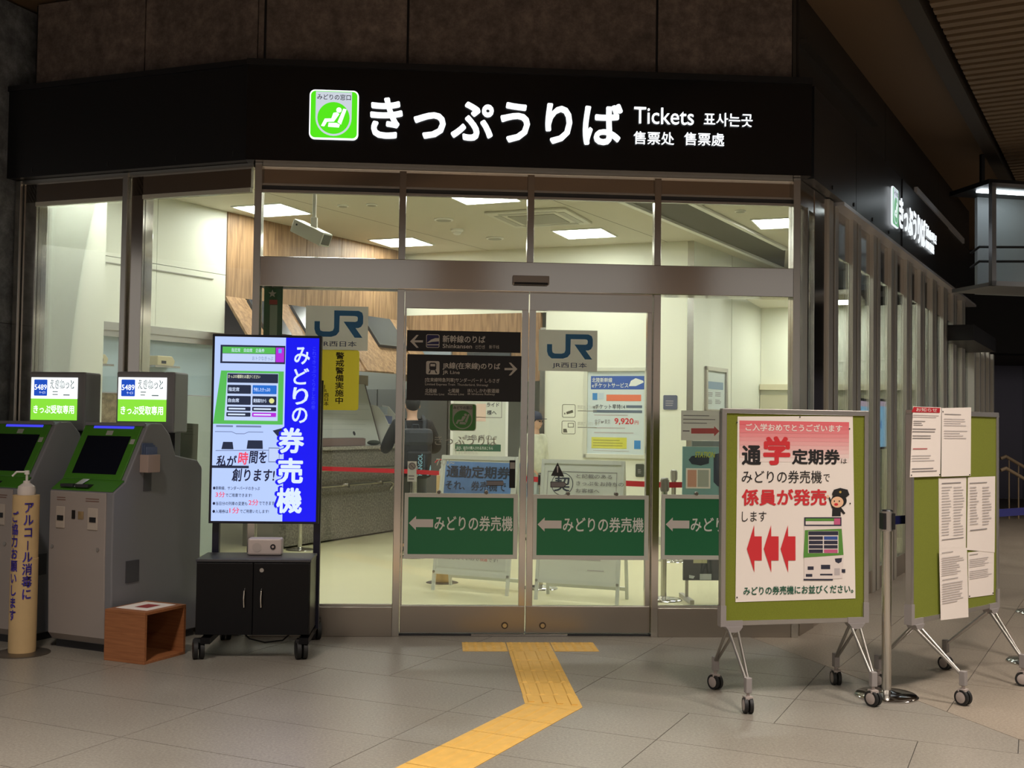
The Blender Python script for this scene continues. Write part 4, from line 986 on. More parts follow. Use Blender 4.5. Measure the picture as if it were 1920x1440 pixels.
def caster(fr, x, y, zt, r, m, m2, name='caster', ang=0.0):
    c = fr.mk(name, MB().cyl((x, y, r*1.5), (x, y, zt), r*0.22, r*0.22, 10).box(x-r*0.5, x+r*0.5, y-r*0.5, y+r*0.5, r*1.75, r*2.1), m2, smooth=True)
    ca_, sa_ = math.cos(ang), math.sin(ang)
    for s in (-1, 1):
        p0 = (x+ca_*s*r*0.12, y+sa_*s*r*0.12, r); p1 = (x+ca_*s*r*0.55, y+sa_*s*r*0.55, r)
        wl_ = fr.mk('wheel', MB().cyl(p0, p1, r, r, 22), m, parent=c, smooth=True)
        p2 = (x+ca_*s*r*0.57, y+sa_*s*r*0.57, r); fr.mk('hub', MB().cyl(p1, p2, r*0.72, r*0.68, 18), m2, parent=wl_, smooth=True)
    fr.mk('caster_hood', MB().prism([(y+r*0.95*math.cos(math.radians(a)), r+r*1.06*math.sin(math.radians(a))) for a in range(20, 161, 14)]+[(y-0.3*r, r*1.2), (y+0.3*r, r*1.2)], x-r*0.11, x+r*0.11, 'x') if abs(ang) < 0.01 else MB().cyl((x, y, r), (x, y, 1.9*r), r*0.14, r*0.2, 10), m2, parent=c)
    return c
for xx, yy in ((x0+0.02, 0.02), (x1-0.05, 0.02), (x0+0.07, 0.66), (x1-0.03, 0.66)):
    caster(ds, xx, yy, zb-0.04, 0.06, RUBBER, mat('caster_black', (30, 30, 32), 0.45), ang=0.3)
ds.mk('power_cable', MB().tube([(xm-0.1, 0.2, zb-0.01), (xm-0.04, 0.15, zb-0.05), (xm+0.06, 0.13, zb-0.07), (xm+0.17, 0.15, zb-0.06), (xm+0.23, 0.2, zb-0.01)], 0.005, 8), RUBBER, smooth=True)
yS = YS-YF
X0, X1, Z0, Z1 = ds.px(398.5, 626, yS)[0], ds.px(604, 630, yS)[0], ds.px(494, 982, yS)[1], ds.px(502, 628, yS)[1]
X0 = (X0+ds.px(391, 981, yS)[0])/2; X1 = (X1+ds.px(596, 981, yS)[0])/2
POSTM = mat('post_navy', (16, 17, 40), 0.4)
for xx in (X0+0.035, X1-0.015): ds.box('post', xx-0.022, xx+0.022, yS+0.07, yS+0.12, zb-0.03, Z0+0.95, POSTM)
scr = ds.box('screen_housing', X0, X1, yS, yS+0.07, Z0, Z1, mat('bezel_navy', (14, 15, 38), 0.3), bevel=0.003)
E_ = lambda n, c, s=1.0: mat('screen_'+n, c, 0.3, emit=s)
SW = E_('pale', (176, 198, 246), 0.95); SB = E_('blue', (8, 10, 232), 0.95); SG = E_('green', (84, 184, 84), 0.9); SN = E_('navy', (34, 44, 70), 0.8); SGY = E_('grey', (120, 136, 176), 0.8)
SM = E_('magenta', (176, 40, 214), 0.9); SC_ = E_('azure', (32, 106, 204), 0.9); SL = E_('letters', (206, 222, 250), 1.0); SR = E_('red', (236, 70, 100), 0.9); SY = E_('yellow', (220, 222, 140), 0.9); SK = E_('ink', (24, 30, 64), 0.7); SW2 = E_('body', (188, 206, 244), 0.92)
b = 0.016; cx0, cx1, cz0, cz1 = X0+b, X1-b, Z0+b, Z1-b
yc = yS-0.002
def S(u, v):  # u,v in the 1571x1440 crop of the display (380..620, 610..830) or full: normalised 0..1
    return cx0+(cx1-cx0)*u, cz1-(cz1-cz0)*v
def sR(nm, u0, v0, u1, v1, m, dy=0.0):
    a, c = S(u0, v1), S(u1, v0); return ds.rect(nm, a[0], c[0], a[1], c[1], m, yc-dy, scr)
def sP(nm, pts, m, dy): return ds.mk(nm, MB().poly([(S(*p)[0], yc-dy, S(*p)[1]) for p in pts]), m, scr)
def sT(s_, u0, v0, u1, v1, m, dy=0.003, bold=0.01, shear=0.0):
    a, c = S(u0, v1), S(u1, v0); return text(ds, s_, a[0], c[0], a[1], c[1], m, yc-dy, bold, scr, shear=shear)
sR('screen_left', 0, 0, 0.68, 1, SW); sR('screen_right', 0.68, 0, 1, 1, SB)
# picture of a vending machine on the left
sR('printed_frame', 0.055, 0.045, 0.675, 0.145, SN, 0.001); sR('printed_strip', 0.075, 0.055, 0.58, 0.09, SG, 0.002); sR('printed_strip', 0.075, 0.092, 0.58, 0.135, SW2, 0.002)
sR('printed_badge', 0.585, 0.055, 0.665, 0.135, SM, 0.002); sR('printed_badge', 0.61, 0.062, 0.64, 0.085, E_('sky', (90, 170, 240), 0.9), 0.003)
sT('指定席　自由席　企画券', 0.16, 0.062, 0.475, 0.083, SL, 0.003, 0); sT('おトクなきっぷ', 0.36, 0.105, 0.56, 0.126, SGY, 0.003, 0)
sP('printed_panel', [(0.065, 0.185), (0.665, 0.185), (0.665, 0.475), (0.0, 0.475)], SG, 0.001)
sP('printed_screen', [(0.125, 0.197), (0.615, 0.197), (0.615, 0.455), (0.105, 0.455)], SW2, 0.002)
sR('printed_bar', 0.128, 0.20, 0.612, 0.25, SN, 0.003); sT('きっぷの種類をお選びください', 0.135, 0.207, 0.44, 0.226, E_('label', (216, 220, 190), 0.9), 0.004, 0.01)
for (u0, v0, u1, v1, m_, s_) in ((0.13, 0.262, 0.355, 0.31, SN, '指定席'), (0.37, 0.262, 0.60, 0.31, SC_, '予約したきっぷの'), (0.13, 0.322, 0.355, 0.37, SN, '自由席'), (0.37, 0.322, 0.60, 0.37, SN, '乗換案内から'), (0.13, 0.38, 0.355, 0.403, SN, ''), (0.37, 0.38, 0.60, 0.403, SN, ''), (0.125, 0.411, 0.355, 0.434, SN, ''), (0.37, 0.411, 0.60, 0.434, SM, '')):
    a, c = S(u0, v1), S(u1, v0); rrect(ds, 'printed_button', a[0], c[0], a[1], c[1], 0.005, m_, yc-0.003, scr)
    if s_: sT(s_, u0+0.01, (v0+v1)/2-0.011, u0+0.03+0.028*len(s_)*(1.0 if len(s_) < 4 else 0.62), (v0+v1)/2+0.011, SL, 0.004, 0.01)
    else: sR('printed_line', u0+0.015, (v0+v1)/2-0.004, u1-0.05, (v0+v1)/2+0.004, SL, 0.004)
a = S(0.555, 0.346); disc(ds, 'printed_disc', a[0], a[1], 0.017, SY, yc-0.004, scr)
sR('printed_slot', 0.03, 0.482, 0.19, 0.492, SGY, 0.001); sR('printed_slot', 0.22, 0.482, 0.46, 0.492, SGY, 0.001)
sP('printed_line', [(0.02, 0.515), (0.18, 0.515), (0.22, 0.525), (0.30, 0.525), (0.34, 0.515), (0.48, 0.515), (0.48, 0.519), (0.34, 0.519), (0.30, 0.529), (0.22, 0.529), (0.18, 0.519), (0.02, 0.519)], SGY, 0.001)
sP('printed_slot', [(0.10, 0.572), (0.19, 0.572), (0.20, 0.612), (0.085, 0.612)], SN, 0.001); sP('printed_slot', [(0.335, 0.562), (0.475, 0.562), (0.48, 0.608), (0.325, 0.608)], SN, 0.001)
sP('printed_line', [(0.03, 0.618), (0.66, 0.612), (0.66, 0.616), (0.03, 0.622)], SGY, 0.001)
sR('printed_box', 0.535, 0.60, 0.64, 0.68, SGY, 0.001); sR('printed_box', 0.54, 0.605, 0.635, 0.675, SW2, 0.002)
sP('printed_slot', [(0.57, 0.508), (0.68, 0.49), (0.68, 0.56), (0.62, 0.54)], SN, 0.001)
sR('printed_slot', 0.0, 0.70, 0.35, 0.714, SN, 0.001)
for s_, u0, u1, v0, v1, m_ in (('私が', 0.04, 0.235, 0.645, 0.708, SK), ('時', 0.245, 0.345, 0.625, 0.695, SR), ('間を', 0.35, 0.52, 0.62, 0.688, SK), ('創ります!', 0.19, 0.60, 0.715, 0.785, SK)):
    sT(s_, u0, v0, u1, v1, m_, 0.004, 0.025, 0.12)
for s_, u0, u1, v0, v1, m_ in (('●新幹線、サンダーバードのきっぷ', 0.015, 0.46, 0.812, 0.832, SK), ('3分', 0.04, 0.13, 0.842, 0.872, SR), ('でご用意できます!', 0.135, 0.385, 0.85, 0.870, SK),
                           ('●当日分の列車の変更も', 0.015, 0.345, 0.895, 0.915, SK), ('2分', 0.355, 0.45, 0.882, 0.914, SR), ('でできます!', 0.455, 0.61, 0.892, 0.912, SK), ('●入場券は', 0.015, 0.165, 0.938, 0.958, SK), ('1分', 0.175, 0.27, 0.926, 0.958, SR), ('でご用意いたします!', 0.275, 0.55, 0.936, 0.956, SK)):
    sT(s_, u0, v0, u1, v1, m_, 0.004, 0.012)
for ch, v0, v1, bd in (('み', 0.05, 0.145, 0.02), ('ど', 0.165, 0.255, 0.02), ('り', 0.27, 0.365, 0.02), ('の', 0.38, 0.465, 0.02)):
    sT(ch, 0.765-0.012*(v0*3), v0, 0.915-0.012*(v0*3), v1, SL, 0.004, bd)
for ch, v0, v1 in (('券', 0.49, 0.63), ('売', 0.655, 0.795), ('機', 0.815, 0.955)):
    sT(ch, 0.605-0.03*(v0-.49), v0-0.008, 0.90-0.03*(v0-.49), v1+0.008, SB, 0.003, 0.065); sT(ch, 0.63-0.03*(v0-.49), v0, 0.875-0.03*(v0-.49), v1, SL, 0.005, 0.034)
vtext(ds, 'これできっぷつくりましたの巻', S(0.955, 0)[0], 0.03, S(0, 0.045)[1], S(0, 0.39)[1], E_('faint', (60, 70, 240), 0.9), yc-0.004, 0, scr)
# small white device on the cabinet
dv_ = thing('white_device', 'small white rounded device with a round lens on the black cabinet', 'device', (-1.75, YF, 0))
a0, a1 = dv_.px(464, 1026, 0.2)[0], dv_.px(528, 1026, 0.2)[0]; zc0 = zt+0.0195
dv_.box('housing', a0, a1, 0.2, 0.30, zc0, zc0+0.108, mat('device_white', (206, 192, 186), 0.4), bevel=0.012)
dv_.mk('lens', MB().cyl((a1-0.055, 0.194, zc0+0.055), (a1-0.055, 0.201, zc0+0.055), 0.017, 0.017, 20), INK, smooth=True)
dv_.mk('lens_core', MB().cyl((a1-0.055, 0.192, zc0+0.055), (a1-0.055, 0.195, zc0+0.055), 0.008, 0.008, 14), mat('lens_pale', (190, 170, 165), 0.3), smooth=True)
disc(dv_, 'speaker_patch', a0+0.06, zc0+0.05, 0.03, mat('patch_pale', (192, 180, 174), 0.5), 0.198)

# ================================================================== WHEELED NOTICE BOARDS
def wheeled_board(label, fl_, bl_, fr_, br_, ptl, pbl, ptr, pbr, twin):
    F_ = [fl(*q) for q in (fl_, bl_, fr_, br_)]
    ml, mr = (F_[0]+F_[1])/2, (F_[2]+F_[3])/2; mid = (ml+mr)/2; rz = math.atan2((mr-ml).y, (mr-ml).x)
    t = thing('wheeled_board', label, 'notice board', mid, rz)
    X0 = (t.px(*ptl)[0]+t.px(*pbl)[0])/2; X1 = (t.px(*ptr)[0]+t.px(*pbr)[0])/2
    Z1 = (t.px(*ptl)[1]+t.px(*ptr)[1])/2; Z0 = (t.px(*pbl)[1]+t.px(*pbr)[1])/2
    w = 0.026; b = MB()
    for q in ((X0, X1, Z1-w, Z1), (X0, X1, Z0, Z0+w)): b.box(q[0], q[1], -0.018, 0.022, q[2], q[3])
    for q in ((X0, X0+w, Z0+w, Z1-w), (X1-w, X1, Z0+w, Z1-w)): b.box(q[0], q[1], -0.018, 0.022, q[2], q[3])
    t.mk('frame', b, ALU, bevel=0.003)
    t.box('felt_panel', X0+w, X1-w, -0.010, 0.014, Z0+w, Z1-w, FELT)
    CG = mat('corner_grey', (142, 136, 134), 0.45)
    for sx in (0, 1):
        xa = X0-0.003 if sx == 0 else X1+0.003; d = 1 if sx == 0 else -1
        t.mk('corner_cap', MB().prism([(xa, Z0-0.004), (xa+d*0.13, Z0-0.004), (xa+d*0.13, Z0+0.028), (xa+d*0.032, Z0+0.028), (xa+d*0.032, Z0+0.11), (xa, Z0+0.11)], -0.021, 0.025, 'y'), CG)
    TM = mat('leg_tube', (168, 164, 158), 0.3, 0.9)
    for i, sx in enumerate((X0+0.075, X1-0.075)):
        t.mk('hinge_block', MB().prism([(sx-0.05, Z0-0.004), (sx+0.05, Z0-0.004), (sx+0.025, Z0-0.035), (sx-0.025, Z0-0.035)], -0.03, 0.03, 'y'), CG)
        for j, s in enumerate((-1, 1)):
            f = F_[2*i+(0 if s < 0 else 1)]; L = t.I @ f
            top = Vector((sx, 0, Z0-0.02)); bot = Vector((L.x, L.y, 0.155))
            lg = MB()
            for o in (-0.019, 0.019):
                lg.cyl(top+Vector((o*1.4, s*0.008, 0)), bot+Vector((o*0.25, 0, 0)), 0.0085, 0.0085, 10)
            g = t.mk('leg', lg, TM, smooth=True)
            t.mk('leg_socket', MB().box(L.x-0.017, L.x+0.017, L.y-0.017, L.y+0.017, 0.105, 0.185), CG, parent=g, bevel=0.004)
            caster(t, L.x, L.y, 0.11, 0.042, RUBBER, mat('caster_grey', (170, 158, 152), 0.45), ang=(0.35 if (i+j) % 2 else -0.2))
    return t
A_ = wheeled_board('wheeled green felt board holding the large pink and white poster', (1402, 1337), (1341, 1292), (1637, 1324), (1567, 1284), (1352, 768), (1350, 1172), (1624, 768), (1627, 1166), True)
B_ = wheeled_board('wheeled green felt board covered with six pinned notice sheets', (1806, 1322), (1646, 1288), (1918, 1286), (1773, 1255), (1706, 772), (1702, 1164), (1868, 770), (1868, 1143), True)
def on_board(b, name, label, cat, group=None):
    o = bpy.data.objects.new(name, None); COL.objects.link(o); o.matrix_world = b.M; tag(o, label, cat, group); o.empty_display_size = 0.05
    return Fr(o, b.M)
PY = -0.0125
def sheet(b, name, label, quad, group=None, m=PAPER, y=PY, curl=0.0):
    t = on_board(b, name, label, 'notice', group)
    q = [t.px(*p, y) for p in quad]
    mb = MB().add([(a, y, c) for a, c in q]+[(a, y+0.0012, c) for a, c in q], [(0, 1, 2, 3), (7, 6, 5, 4), (0, 4, 5, 1), (1, 5, 6, 2), (2, 6, 7, 3), (3, 7, 4, 0)])
    t.mk('paper', mb, m); return t
# ---- the poster
po = sheet(A_, 'school_pass_poster', 'large white poster with pink header, red arrows and station attendant cartoon', [(1383, 781), (1599, 780), (1604, 1122), (1379, 1129)])
y_ = PY-0.001
for i in range(10):
    f = i/9.0; c = tuple(int(a+(b_-a)*f) for a, b_ in zip((226, 104, 112), (234, 218, 212)))
    po.prect('pink_band', 1386.5, 790+i*7.6, 1592, 790+(i+1)*7.6+0.4, mat('pink_%d' % i, c, 0.7), y_)
y2 = PY-0.002
for s_, bx, m_, bd in (('ご入学おめでとうございます', (1398, 795, 1579, 809), mat('poster_white', (240, 226, 220), 0.7), .02), ('通', (1391, 835, 1427, 872), INK, .035), ('学', (1431, 818, 1482, 872), RED, .045), ('定期券', (1485, 842, 1575, 871), INK, .035), ('は', (1577, 860, 1588, 869), INK, 0),
                       ('みどりの券売機', (1391, 882, 1541, 906), INK, .004), ('で', (1544, 889, 1556, 903), INK, 0), ('係員が発売', (1391, 917, 1550, 948), RED, .03), ('します', (1391, 959, 1437, 978), INK, 0), ('みどりの券売機にお並びください。', (1394, 1098, 1600, 1114), mat('ink_green', (24, 88, 66), 0.7), .02)):
    po.ptxt(s_, *bx, m_, y2, bd)
for k in range(3):
    po.ppoly('red_arrow', [(1300+(u+73.5*k)/2.3225, 740+v/2.3225) for u, v in ((233, 672), (265, 568), (266, 617), (298, 617), (298, 722), (266, 722), (266, 775))], RED, y2)
def vending_picture(t, y, par):
    Z = lambda u, v: (1300+u/2.3225, 740+v/2.3225)
    def q(nm, u0, v0, u1, v1, m, d): return t.ppoly(nm, [Z(u0, v0), Z(u1, v0), Z(u1, v1), Z(u0, v1)], m, y-d, par)
    PW = mat('pic_white', (226, 214, 208), 0.7); PG = mat('pic_green', (86, 142, 56), 0.7); PN = mat('pic_navy', (44, 44, 62), 0.6)
    base = t.ppoly('machine_picture', [Z(483, 533), Z(645, 530), Z(655, 700), Z(650, 800), Z(482, 808)], PW, y)
    par = base
    q('picture_frame', 483, 534, 645, 572, PN, .0006); q('picture_strip', 489, 539, 612, 550, PG, .0012); q('picture_strip', 489, 551, 612, 566, PW, .0012); q('picture_badge', 613, 539, 640, 566, mat('pic_pink', (196, 90, 130), 0.6), .0012)
    t.ppoly('picture_panel', [Z(486, 590), Z(646, 584), Z(654, 698), Z(480, 710)], PG, y-.0006, par); q('picture_screen', 500, 594, 632, 690, PW, .0012); q('picture_bar', 501, 595, 631, 612, PN, .0018)
    for i in range(4):
        for j in range(2): q('picture_button', 503+66*j, 617+19*i, 564+64*j, 632+19*i, PN if not (j == 1 and i in (0, 3)) else (mat('pic_blue', (50, 80, 150), 0.6) if i == 0 else mat('pic_pink', (196, 90, 130), 0.6)), .0018)
    q('picture_slot', 498, 748, 524, 763, PN, .0006); q('picture_slot', 556, 741, 596, 760, PN, .0006); q('picture_slot', 490, 781, 518, 793, PN, .0006); q('picture_slot', 552, 780, 606, 787, PN, .0006); q('picture_slot', 480, 802, 608, 809, PN, .0006)
    q('picture_slot', 646, 760, 662, 775, PN, .0006); t.ppoly('picture_shield', [Z(616, 714), Z(648, 711), Z(645, 728), Z(632, 735), Z(619, 728)], PN, y-.0006, par); q('picture_card', 614, 756, 638, 786, mat('pic_grey', (186, 176, 176), 0.7), .0006)
vending_picture(po, y2, None)
Z = lambda u, v: (1300+u/2.3225, 740+v/2.3225)
ell = lambda cx, cy, rx, ry, n=20: [Z(cx+rx*math.cos(2*math.pi*i/n), cy+ry*math.sin(2*math.pi*i/n)) for i in range(n)]
SKN = mat('pic_skin', (232, 188, 152), 0.7)
cj = po.ppoly('attendant_cartoon', [Z(604, 530), Z(606, 488), Z(622, 482), Z(640, 486), Z(662, 516), Z(655, 522), Z(642, 508), Z(642, 530)], INK, y2)
po.ppoly('raised_arm', [Z(585, 440), Z(594, 446), Z(612, 486), Z(604, 496)], INK, y2-.0005, cj); po.ppoly('hair', ell(634, 462, 34, 30), INK, y2-.0005, cj); po.ppoly('face', ell(627, 468, 27, 24), SKN, y2-.001, cj); po.ppoly('hand', ell(586, 444, 6, 7), SKN, y2-.001, cj)
po.ppoly('cap', [Z(604, 432), Z(612, 414), Z(640, 406), Z(672, 414), Z(680, 436), Z(664, 448), Z(630, 440), Z(612, 448)], INK, y2-.0015, cj); po.ppoly('cap_badge', ell(640, 424, 5, 5), mat('pic_gold', (190, 160, 80), 0.5), y2-.002, cj)
po.ppoly('mouth', ell(622, 478, 9, 6), RED, y2-.0015, cj)
for u in (614, 636): po.ppoly('eye', ell(u, 464, 2.6, 4), INK, y2-.0015, cj)
for (a, b) in ((1500, 782), (1382, 792), (1593, 804), (1594, 944), (1382, 1120)):
    xx, zz = po.px(a, b, y2); po.mk('pin', MB().ball((xx, y2, zz), 0.004, 8, 6), INK)
# ---- six notice sheets on the second board
def pins(t, pts, y=PY-0.003):
    for a, b in pts:
        xx, zz = t.px(a, b, y); t.mk('pin', MB().ball((xx, y, zz), 0.004, 8, 6), INK)
def printed(t, a, b, c, d, n, m=INKL, fill=0.35, jit=0.35, y=PY-0.0012-0.001):
    x0, x1, z0, z1 = t.pbox(a, b, c, d, y); lines(t, x0, x1, z0, z1, n, m, y, fill=fill, jit=jit)
n1 = sheet(B_, 'notice_sheet', 'notice sheet with a red heading band on the second felt board', [(1712, 762), (1765, 764), (1763, 893), (1706, 895)], 'pinned notice sheets', y=-0.0205)
n1.ppoly('red_heading', [(1713, 763), (1763, 765), (1762, 774), (1709, 773)], mat('heading_red', (180, 34, 46), 0.6), -0.0225); n1.ptxt('お知らせ', 1718, 765, 1757, 772, PAPER, -0.0235, 0)
for bb_, n, m in (((1711, 777, 1762, 784), 2, INKL), ((1713, 788, 1735, 799), 3, INKG), ((1711, 802, 1757, 812), 2, INKG), ((1711, 815, 1750, 824), 2, INKG), ((1712, 838, 1740, 845), 1, mat('ink_pinkish', (190, 120, 120), 0.7)), ((1710, 852, 1760, 866), 3, INKL), ((1710, 876, 1758, 886), 2, INKG)): printed(n1, *bb_, n, m, y=-0.0225)
pins(n1, [(1762, 890), (1709, 891)], -0.022)
n2 = sheet(B_, 'notice_sheet', 'curling plain sheet with two short paragraphs beside the red-headed notice', [(1766, 765), (1821, 764), (1820, 892), (1765, 894)], 'pinned notice sheets', y=-0.0215)
printed(n2, 1771, 775, 1802, 779, 1, INKG, jit=0, y=-0.0235); printed(n2, 1770, 784, 1814, 800, 4, INKL, y=-0.0235); printed(n2, 1770, 806, 1814, 824, 4, INKL, y=-0.0235); pins(n2, [(1818, 890), (1768, 772)], -0.023)
n3 = sheet(B_, 'notice_sheet', 'sheet holding a long dense table below the curling sheet', [(1760, 897), (1812, 895), (1811, 1030), (1761, 1032)], 'pinned notice sheets')
printed(n3, 1766, 903, 1810, 908, 1, INKG); printed(n3, 1766, 911, 1785, 1005, 18, INKL); printed(n3, 1788, 911, 1808, 1005, 18, INKL); printed(n3, 1766, 1008, 1810, 1012, 1, INKG)
n4 = sheet(B_, 'notice_sheet', 'sheet holding a shorter table at the bare felt edge', [(1815, 895), (1866, 893), (1865, 1036), (1813, 1031)], 'pinned notice sheets', y=PY-0.0016)
printed(n4, 1818, 903, 1860, 907, 1, INKG, y=PY-0.0045); printed(n4, 1819, 911, 1836, 985, 14, INKL, y=PY-0.0045); printed(n4, 1842, 911, 1860, 985, 14, INKL, y=PY-0.0045); printed(n4, 1819, 990, 1860, 995, 1, INKG, y=PY-0.0045)
n5 = sheet(B_, 'notice_sheet', 'sheet hanging below the bottom frame of the felt board', [(1761, 1031), (1813, 1027), (1816, 1157), (1764, 1163)], 'pinned notice sheets', y=-0.024)
printed(n5, 1766, 1034, 1790, 1037, 1, INKG, y=-0.027); printed(n5, 1766, 1042, 1808, 1078, 9, INKL, y=-0.027); printed(n5, 1767, 1083, 1808, 1086, 1, INKG, y=-0.027); printed(n5, 1767, 1090, 1808, 1130, 9, INKL, y=-0.027)
n6 = sheet(B_, 'notice_sheet', 'short sheet with two small tables at the lower corner of the felt board', [(1815, 1036), (1864, 1030), (1863, 1115), (1816, 1121)], 'pinned notice sheets')
printed(n6, 1818, 1038, 1836, 1041, 1, INKG); printed(n6, 1818, 1045, 1860, 1062, 5, INKL); printed(n6, 1818, 1067, 1860, 1084, 5, INKL); pins(n6, [(1862, 1112), (1818, 1118)])

# ================================================================== BELT STANCHIONS
BELTB = mat('belt_navy', (26, 30, 96), 0.7); BELTR = mat('belt_red', (196, 30, 46), 0.6)
def stanchion(label, loc, h, belt_to=None, bm_=BELTB, r=0.022, base_r=0.16, group=None, capm=BLACK):
    t = thing('belt_stanchion', label, 'stanchion', loc, 0, group)
    t.mk('base', MB().lathe([(base_r, 0), (base_r, 0.008), (base_r*0.93, 0.018), (base_r*0.5, 0.026), (r*1.6, 0.034), (r, 0.04)], n=40), CHROME, smooth=True)
    t.mk('post', MB().cyl((0, 0, 0.03), (0, 0, h-0.11), r, r, 24), STEEL, smooth=True)
    hd_ = t.mk('belt_head', MB().cyl((0, 0, h-0.11), (0, 0, h), r*1.28, r*1.28, 24), ALU, smooth=True)
    t.mk('head_cap', MB().cyl((0, 0, h), (0, 0, h+0.008), r*1.3, r*1.1, 24), capm, parent=hd_, smooth=True)
    for sx in (-1, 1): t.box('belt_slot', sx*r*1.0-0.008, sx*r*1.0+0.008, -r*1.35, r*1.0, h-0.10, h-0.01, capm, parent=hd_)
    if belt_to:
        for tgt in belt_to:
            d = Vector((tgt[0]-loc[0], tgt[1]-loc[1], 0)); n = d.normalized(); w = Vector((-n.y, n.x, 0))*0.0015; a = n*r; z0, z1 = h-0.078, h-0.03
            e = d-n*r; dz = (tgt[2] if len(tgt) > 2 else 0.0)
            t.mk('belt', MB().add([a-w+Vector((0, 0, z0)), a+w+Vector((0, 0, z0)), e+w+Vector((0, 0, z0+dz)), e-w+Vector((0, 0, z0+dz)), a-w+Vector((0, 0, z1)), a+w+Vector((0, 0, z1)), e+w+Vector((0, 0, z1+dz)), e-w+Vector((0, 0, z1+dz))],
                 [(0, 3, 2, 1), (4, 5, 6, 7), (0, 1, 5, 4), (1, 2, 6, 5), (2, 3, 7, 6), (3, 0, 4, 7)]), bm_)
    return t
q1, q2, q3 = fl(1662, 1306), fl(1940, 1243), fl(1947, 1150)
stanchion('chrome belt stanchion standing between the two wheeled boards', q1, 1.035, [(q2.x, q2.y)], BELTB, 0.026, 0.172)
stanchion('chrome belt stanchion behind the sheet-covered board', q2, 1.035, [(q3.x, q3.y)], BELTB, 0.026, 0.172)
stanchion('chrome belt stanchion far behind the sheet-covered board', q3, 1.035, None, BELTB, 0.026, 0.172)

# ================================================================== INSIDE THE OFFICE
# ---- granite ticket counter
CN = fl(605, 1019); CE = fl(735.7, 998); cr = math.atan2((CE-CN).y, (CE-CN).x); CLN = (CE-CN).length
tc_ = thing('ticket_counter', 'speckled grey granite ticket counter under the wood bulkhead', 'counter', CN, cr)
tc_.box('counter_front', -0.75, CLN+0.75, 0.0, 0.10, 0.03, 1.13, GRANITE)
tc_.box('counter_body', -0.75, CLN+0.75, 0.10, 0.62, 0.0, 1.13, mat('counter_body', (126, 122, 112), 0.5))
tc_.box('counter_top', -0.78, CLN+0.78, -0.05, 0.66, 1.13, 1.175, speckle('counter_top', (128, 124, 114), (156, 150, 140), (182, 178, 168), 50, 0.2), bevel=0.008)
hr = thing('counter_handrail', 'double stainless handrail in front of the granite counter', 'handrail', CN, cr)
for z, yy in ((0.90, -0.16), (0.70, -0.10)):
    hr.mk('rail', MB().tube([(-0.7, yy, z), (CLN-0.25, yy, z), (CLN-0.12, yy+0.03, z-0.03), (CLN-0.08, yy+0.07, z-0.07), (CLN-0.08, yy+0.1, z-0.12)], 0.019, 12), STEEL, smooth=True)
for x in (-0.5, 0.3, 1.1): hr.mk('bracket', MB().box(x-0.015, x+0.015, -0.17, 0.0, 0.67, 0.72), STEELD)
wbd = thing('white_notice_board', 'large white paper board leaning on the granite counter', 'board', CN, cr)
xa, xb = wbd.px(590, 780, 0.30)[0], wbd.px(704, 780, 0.30)[0]
lp = wbd.sub(Matrix.Translation((0, 0.22, 1.177)) @ Matrix.Rotation(math.radians(-18), 4, 'X'))
lp.box('panel', xa, xb, 0, 0.012, 0, 0.86, mat('panel_white', (206, 210, 202), 0.6)); lp.box('panel_edge', xb, xb+0.02, -0.004, 0.016, 0, 0.86, mat('edge_brown', (96, 84, 76), 0.5))
lines(lp, xa+0.05, xb-0.05, 0.18, 0.6, 6, mat('faint_line', (190, 196, 190), 0.7), -0.001, fill=0.12); disc(lp, 'round_mark', xa+0.6*(xb-xa), 0.16, 0.03, DARK, -0.002)
mb_ = thing('mauve_tray', 'low mauve box on the granite counter', 'box', CN, cr)
mb_.box('box', mb_.px(590, 830, 0.05)[0], mb_.px(682, 830, 0.05)[0], 0.02, 0.20, 1.177, 1.27, mat('mauve', (132, 112, 108), 0.5), bevel=0.006); mb_.box('lid', mb_.px(592, 830, 0.05)[0], mb_.px(680, 830, 0.05)[0], 0.03, 0.19, 1.27, 1.276, mat('mauve_lid', (120, 100, 98), 0.5))
pc = thing('pouch', 'dark green cloth pouch lying on the granite counter', 'pouch', CN, cr)
pxa = pc.px(702, 833, 0.05)[0]
pc.mk('cloth_body', MB().ball((pxa, 0.06, 1.21), 0.1, 16, 8, (1.25, 0.7, 0.34)), mat('pouch_green', (62, 72, 62), 0.8), smooth=True); pc.mk('seam', MB().ball((pxa, 0.06, 1.212), 0.1, 16, 4, (1.28, 0.72, 0.05)), mat('seam_green', (50, 58, 50), 0.8))
lr = thing('leaflet_rack', 'white leaflet rack with curved sides on the counter', 'rack', CN, cr)
rx0 = xb+0.045; rx1 = rx0+0.30
prof = [(0.02, 1.177), (0.40, 1.177), (0.40, 1.72), (0.30, 1.70), (0.20, 1.60), (0.10, 1.42), (0.03, 1.26)]
for x in (rx0, rx1): lr.mk('side_panel', MB().prism(prof, x-0.008, x+0.008, 'x'), WHITE)
for k in range(4):
    z = 1.20+0.125*k; y = 0.06+0.075*k
    lr.box('shelf', rx0, rx1, y, 0.40, z, z+0.008, WHITE)
    lr.box('leaflet', rx0+0.02, rx1-0.02, y+0.02, y+0.035, z+0.008, z+0.115, mat('leaf_%d' % k, [(150, 160, 190), (190, 180, 160), (120, 130, 170), (180, 190, 200)][k], 0.5))
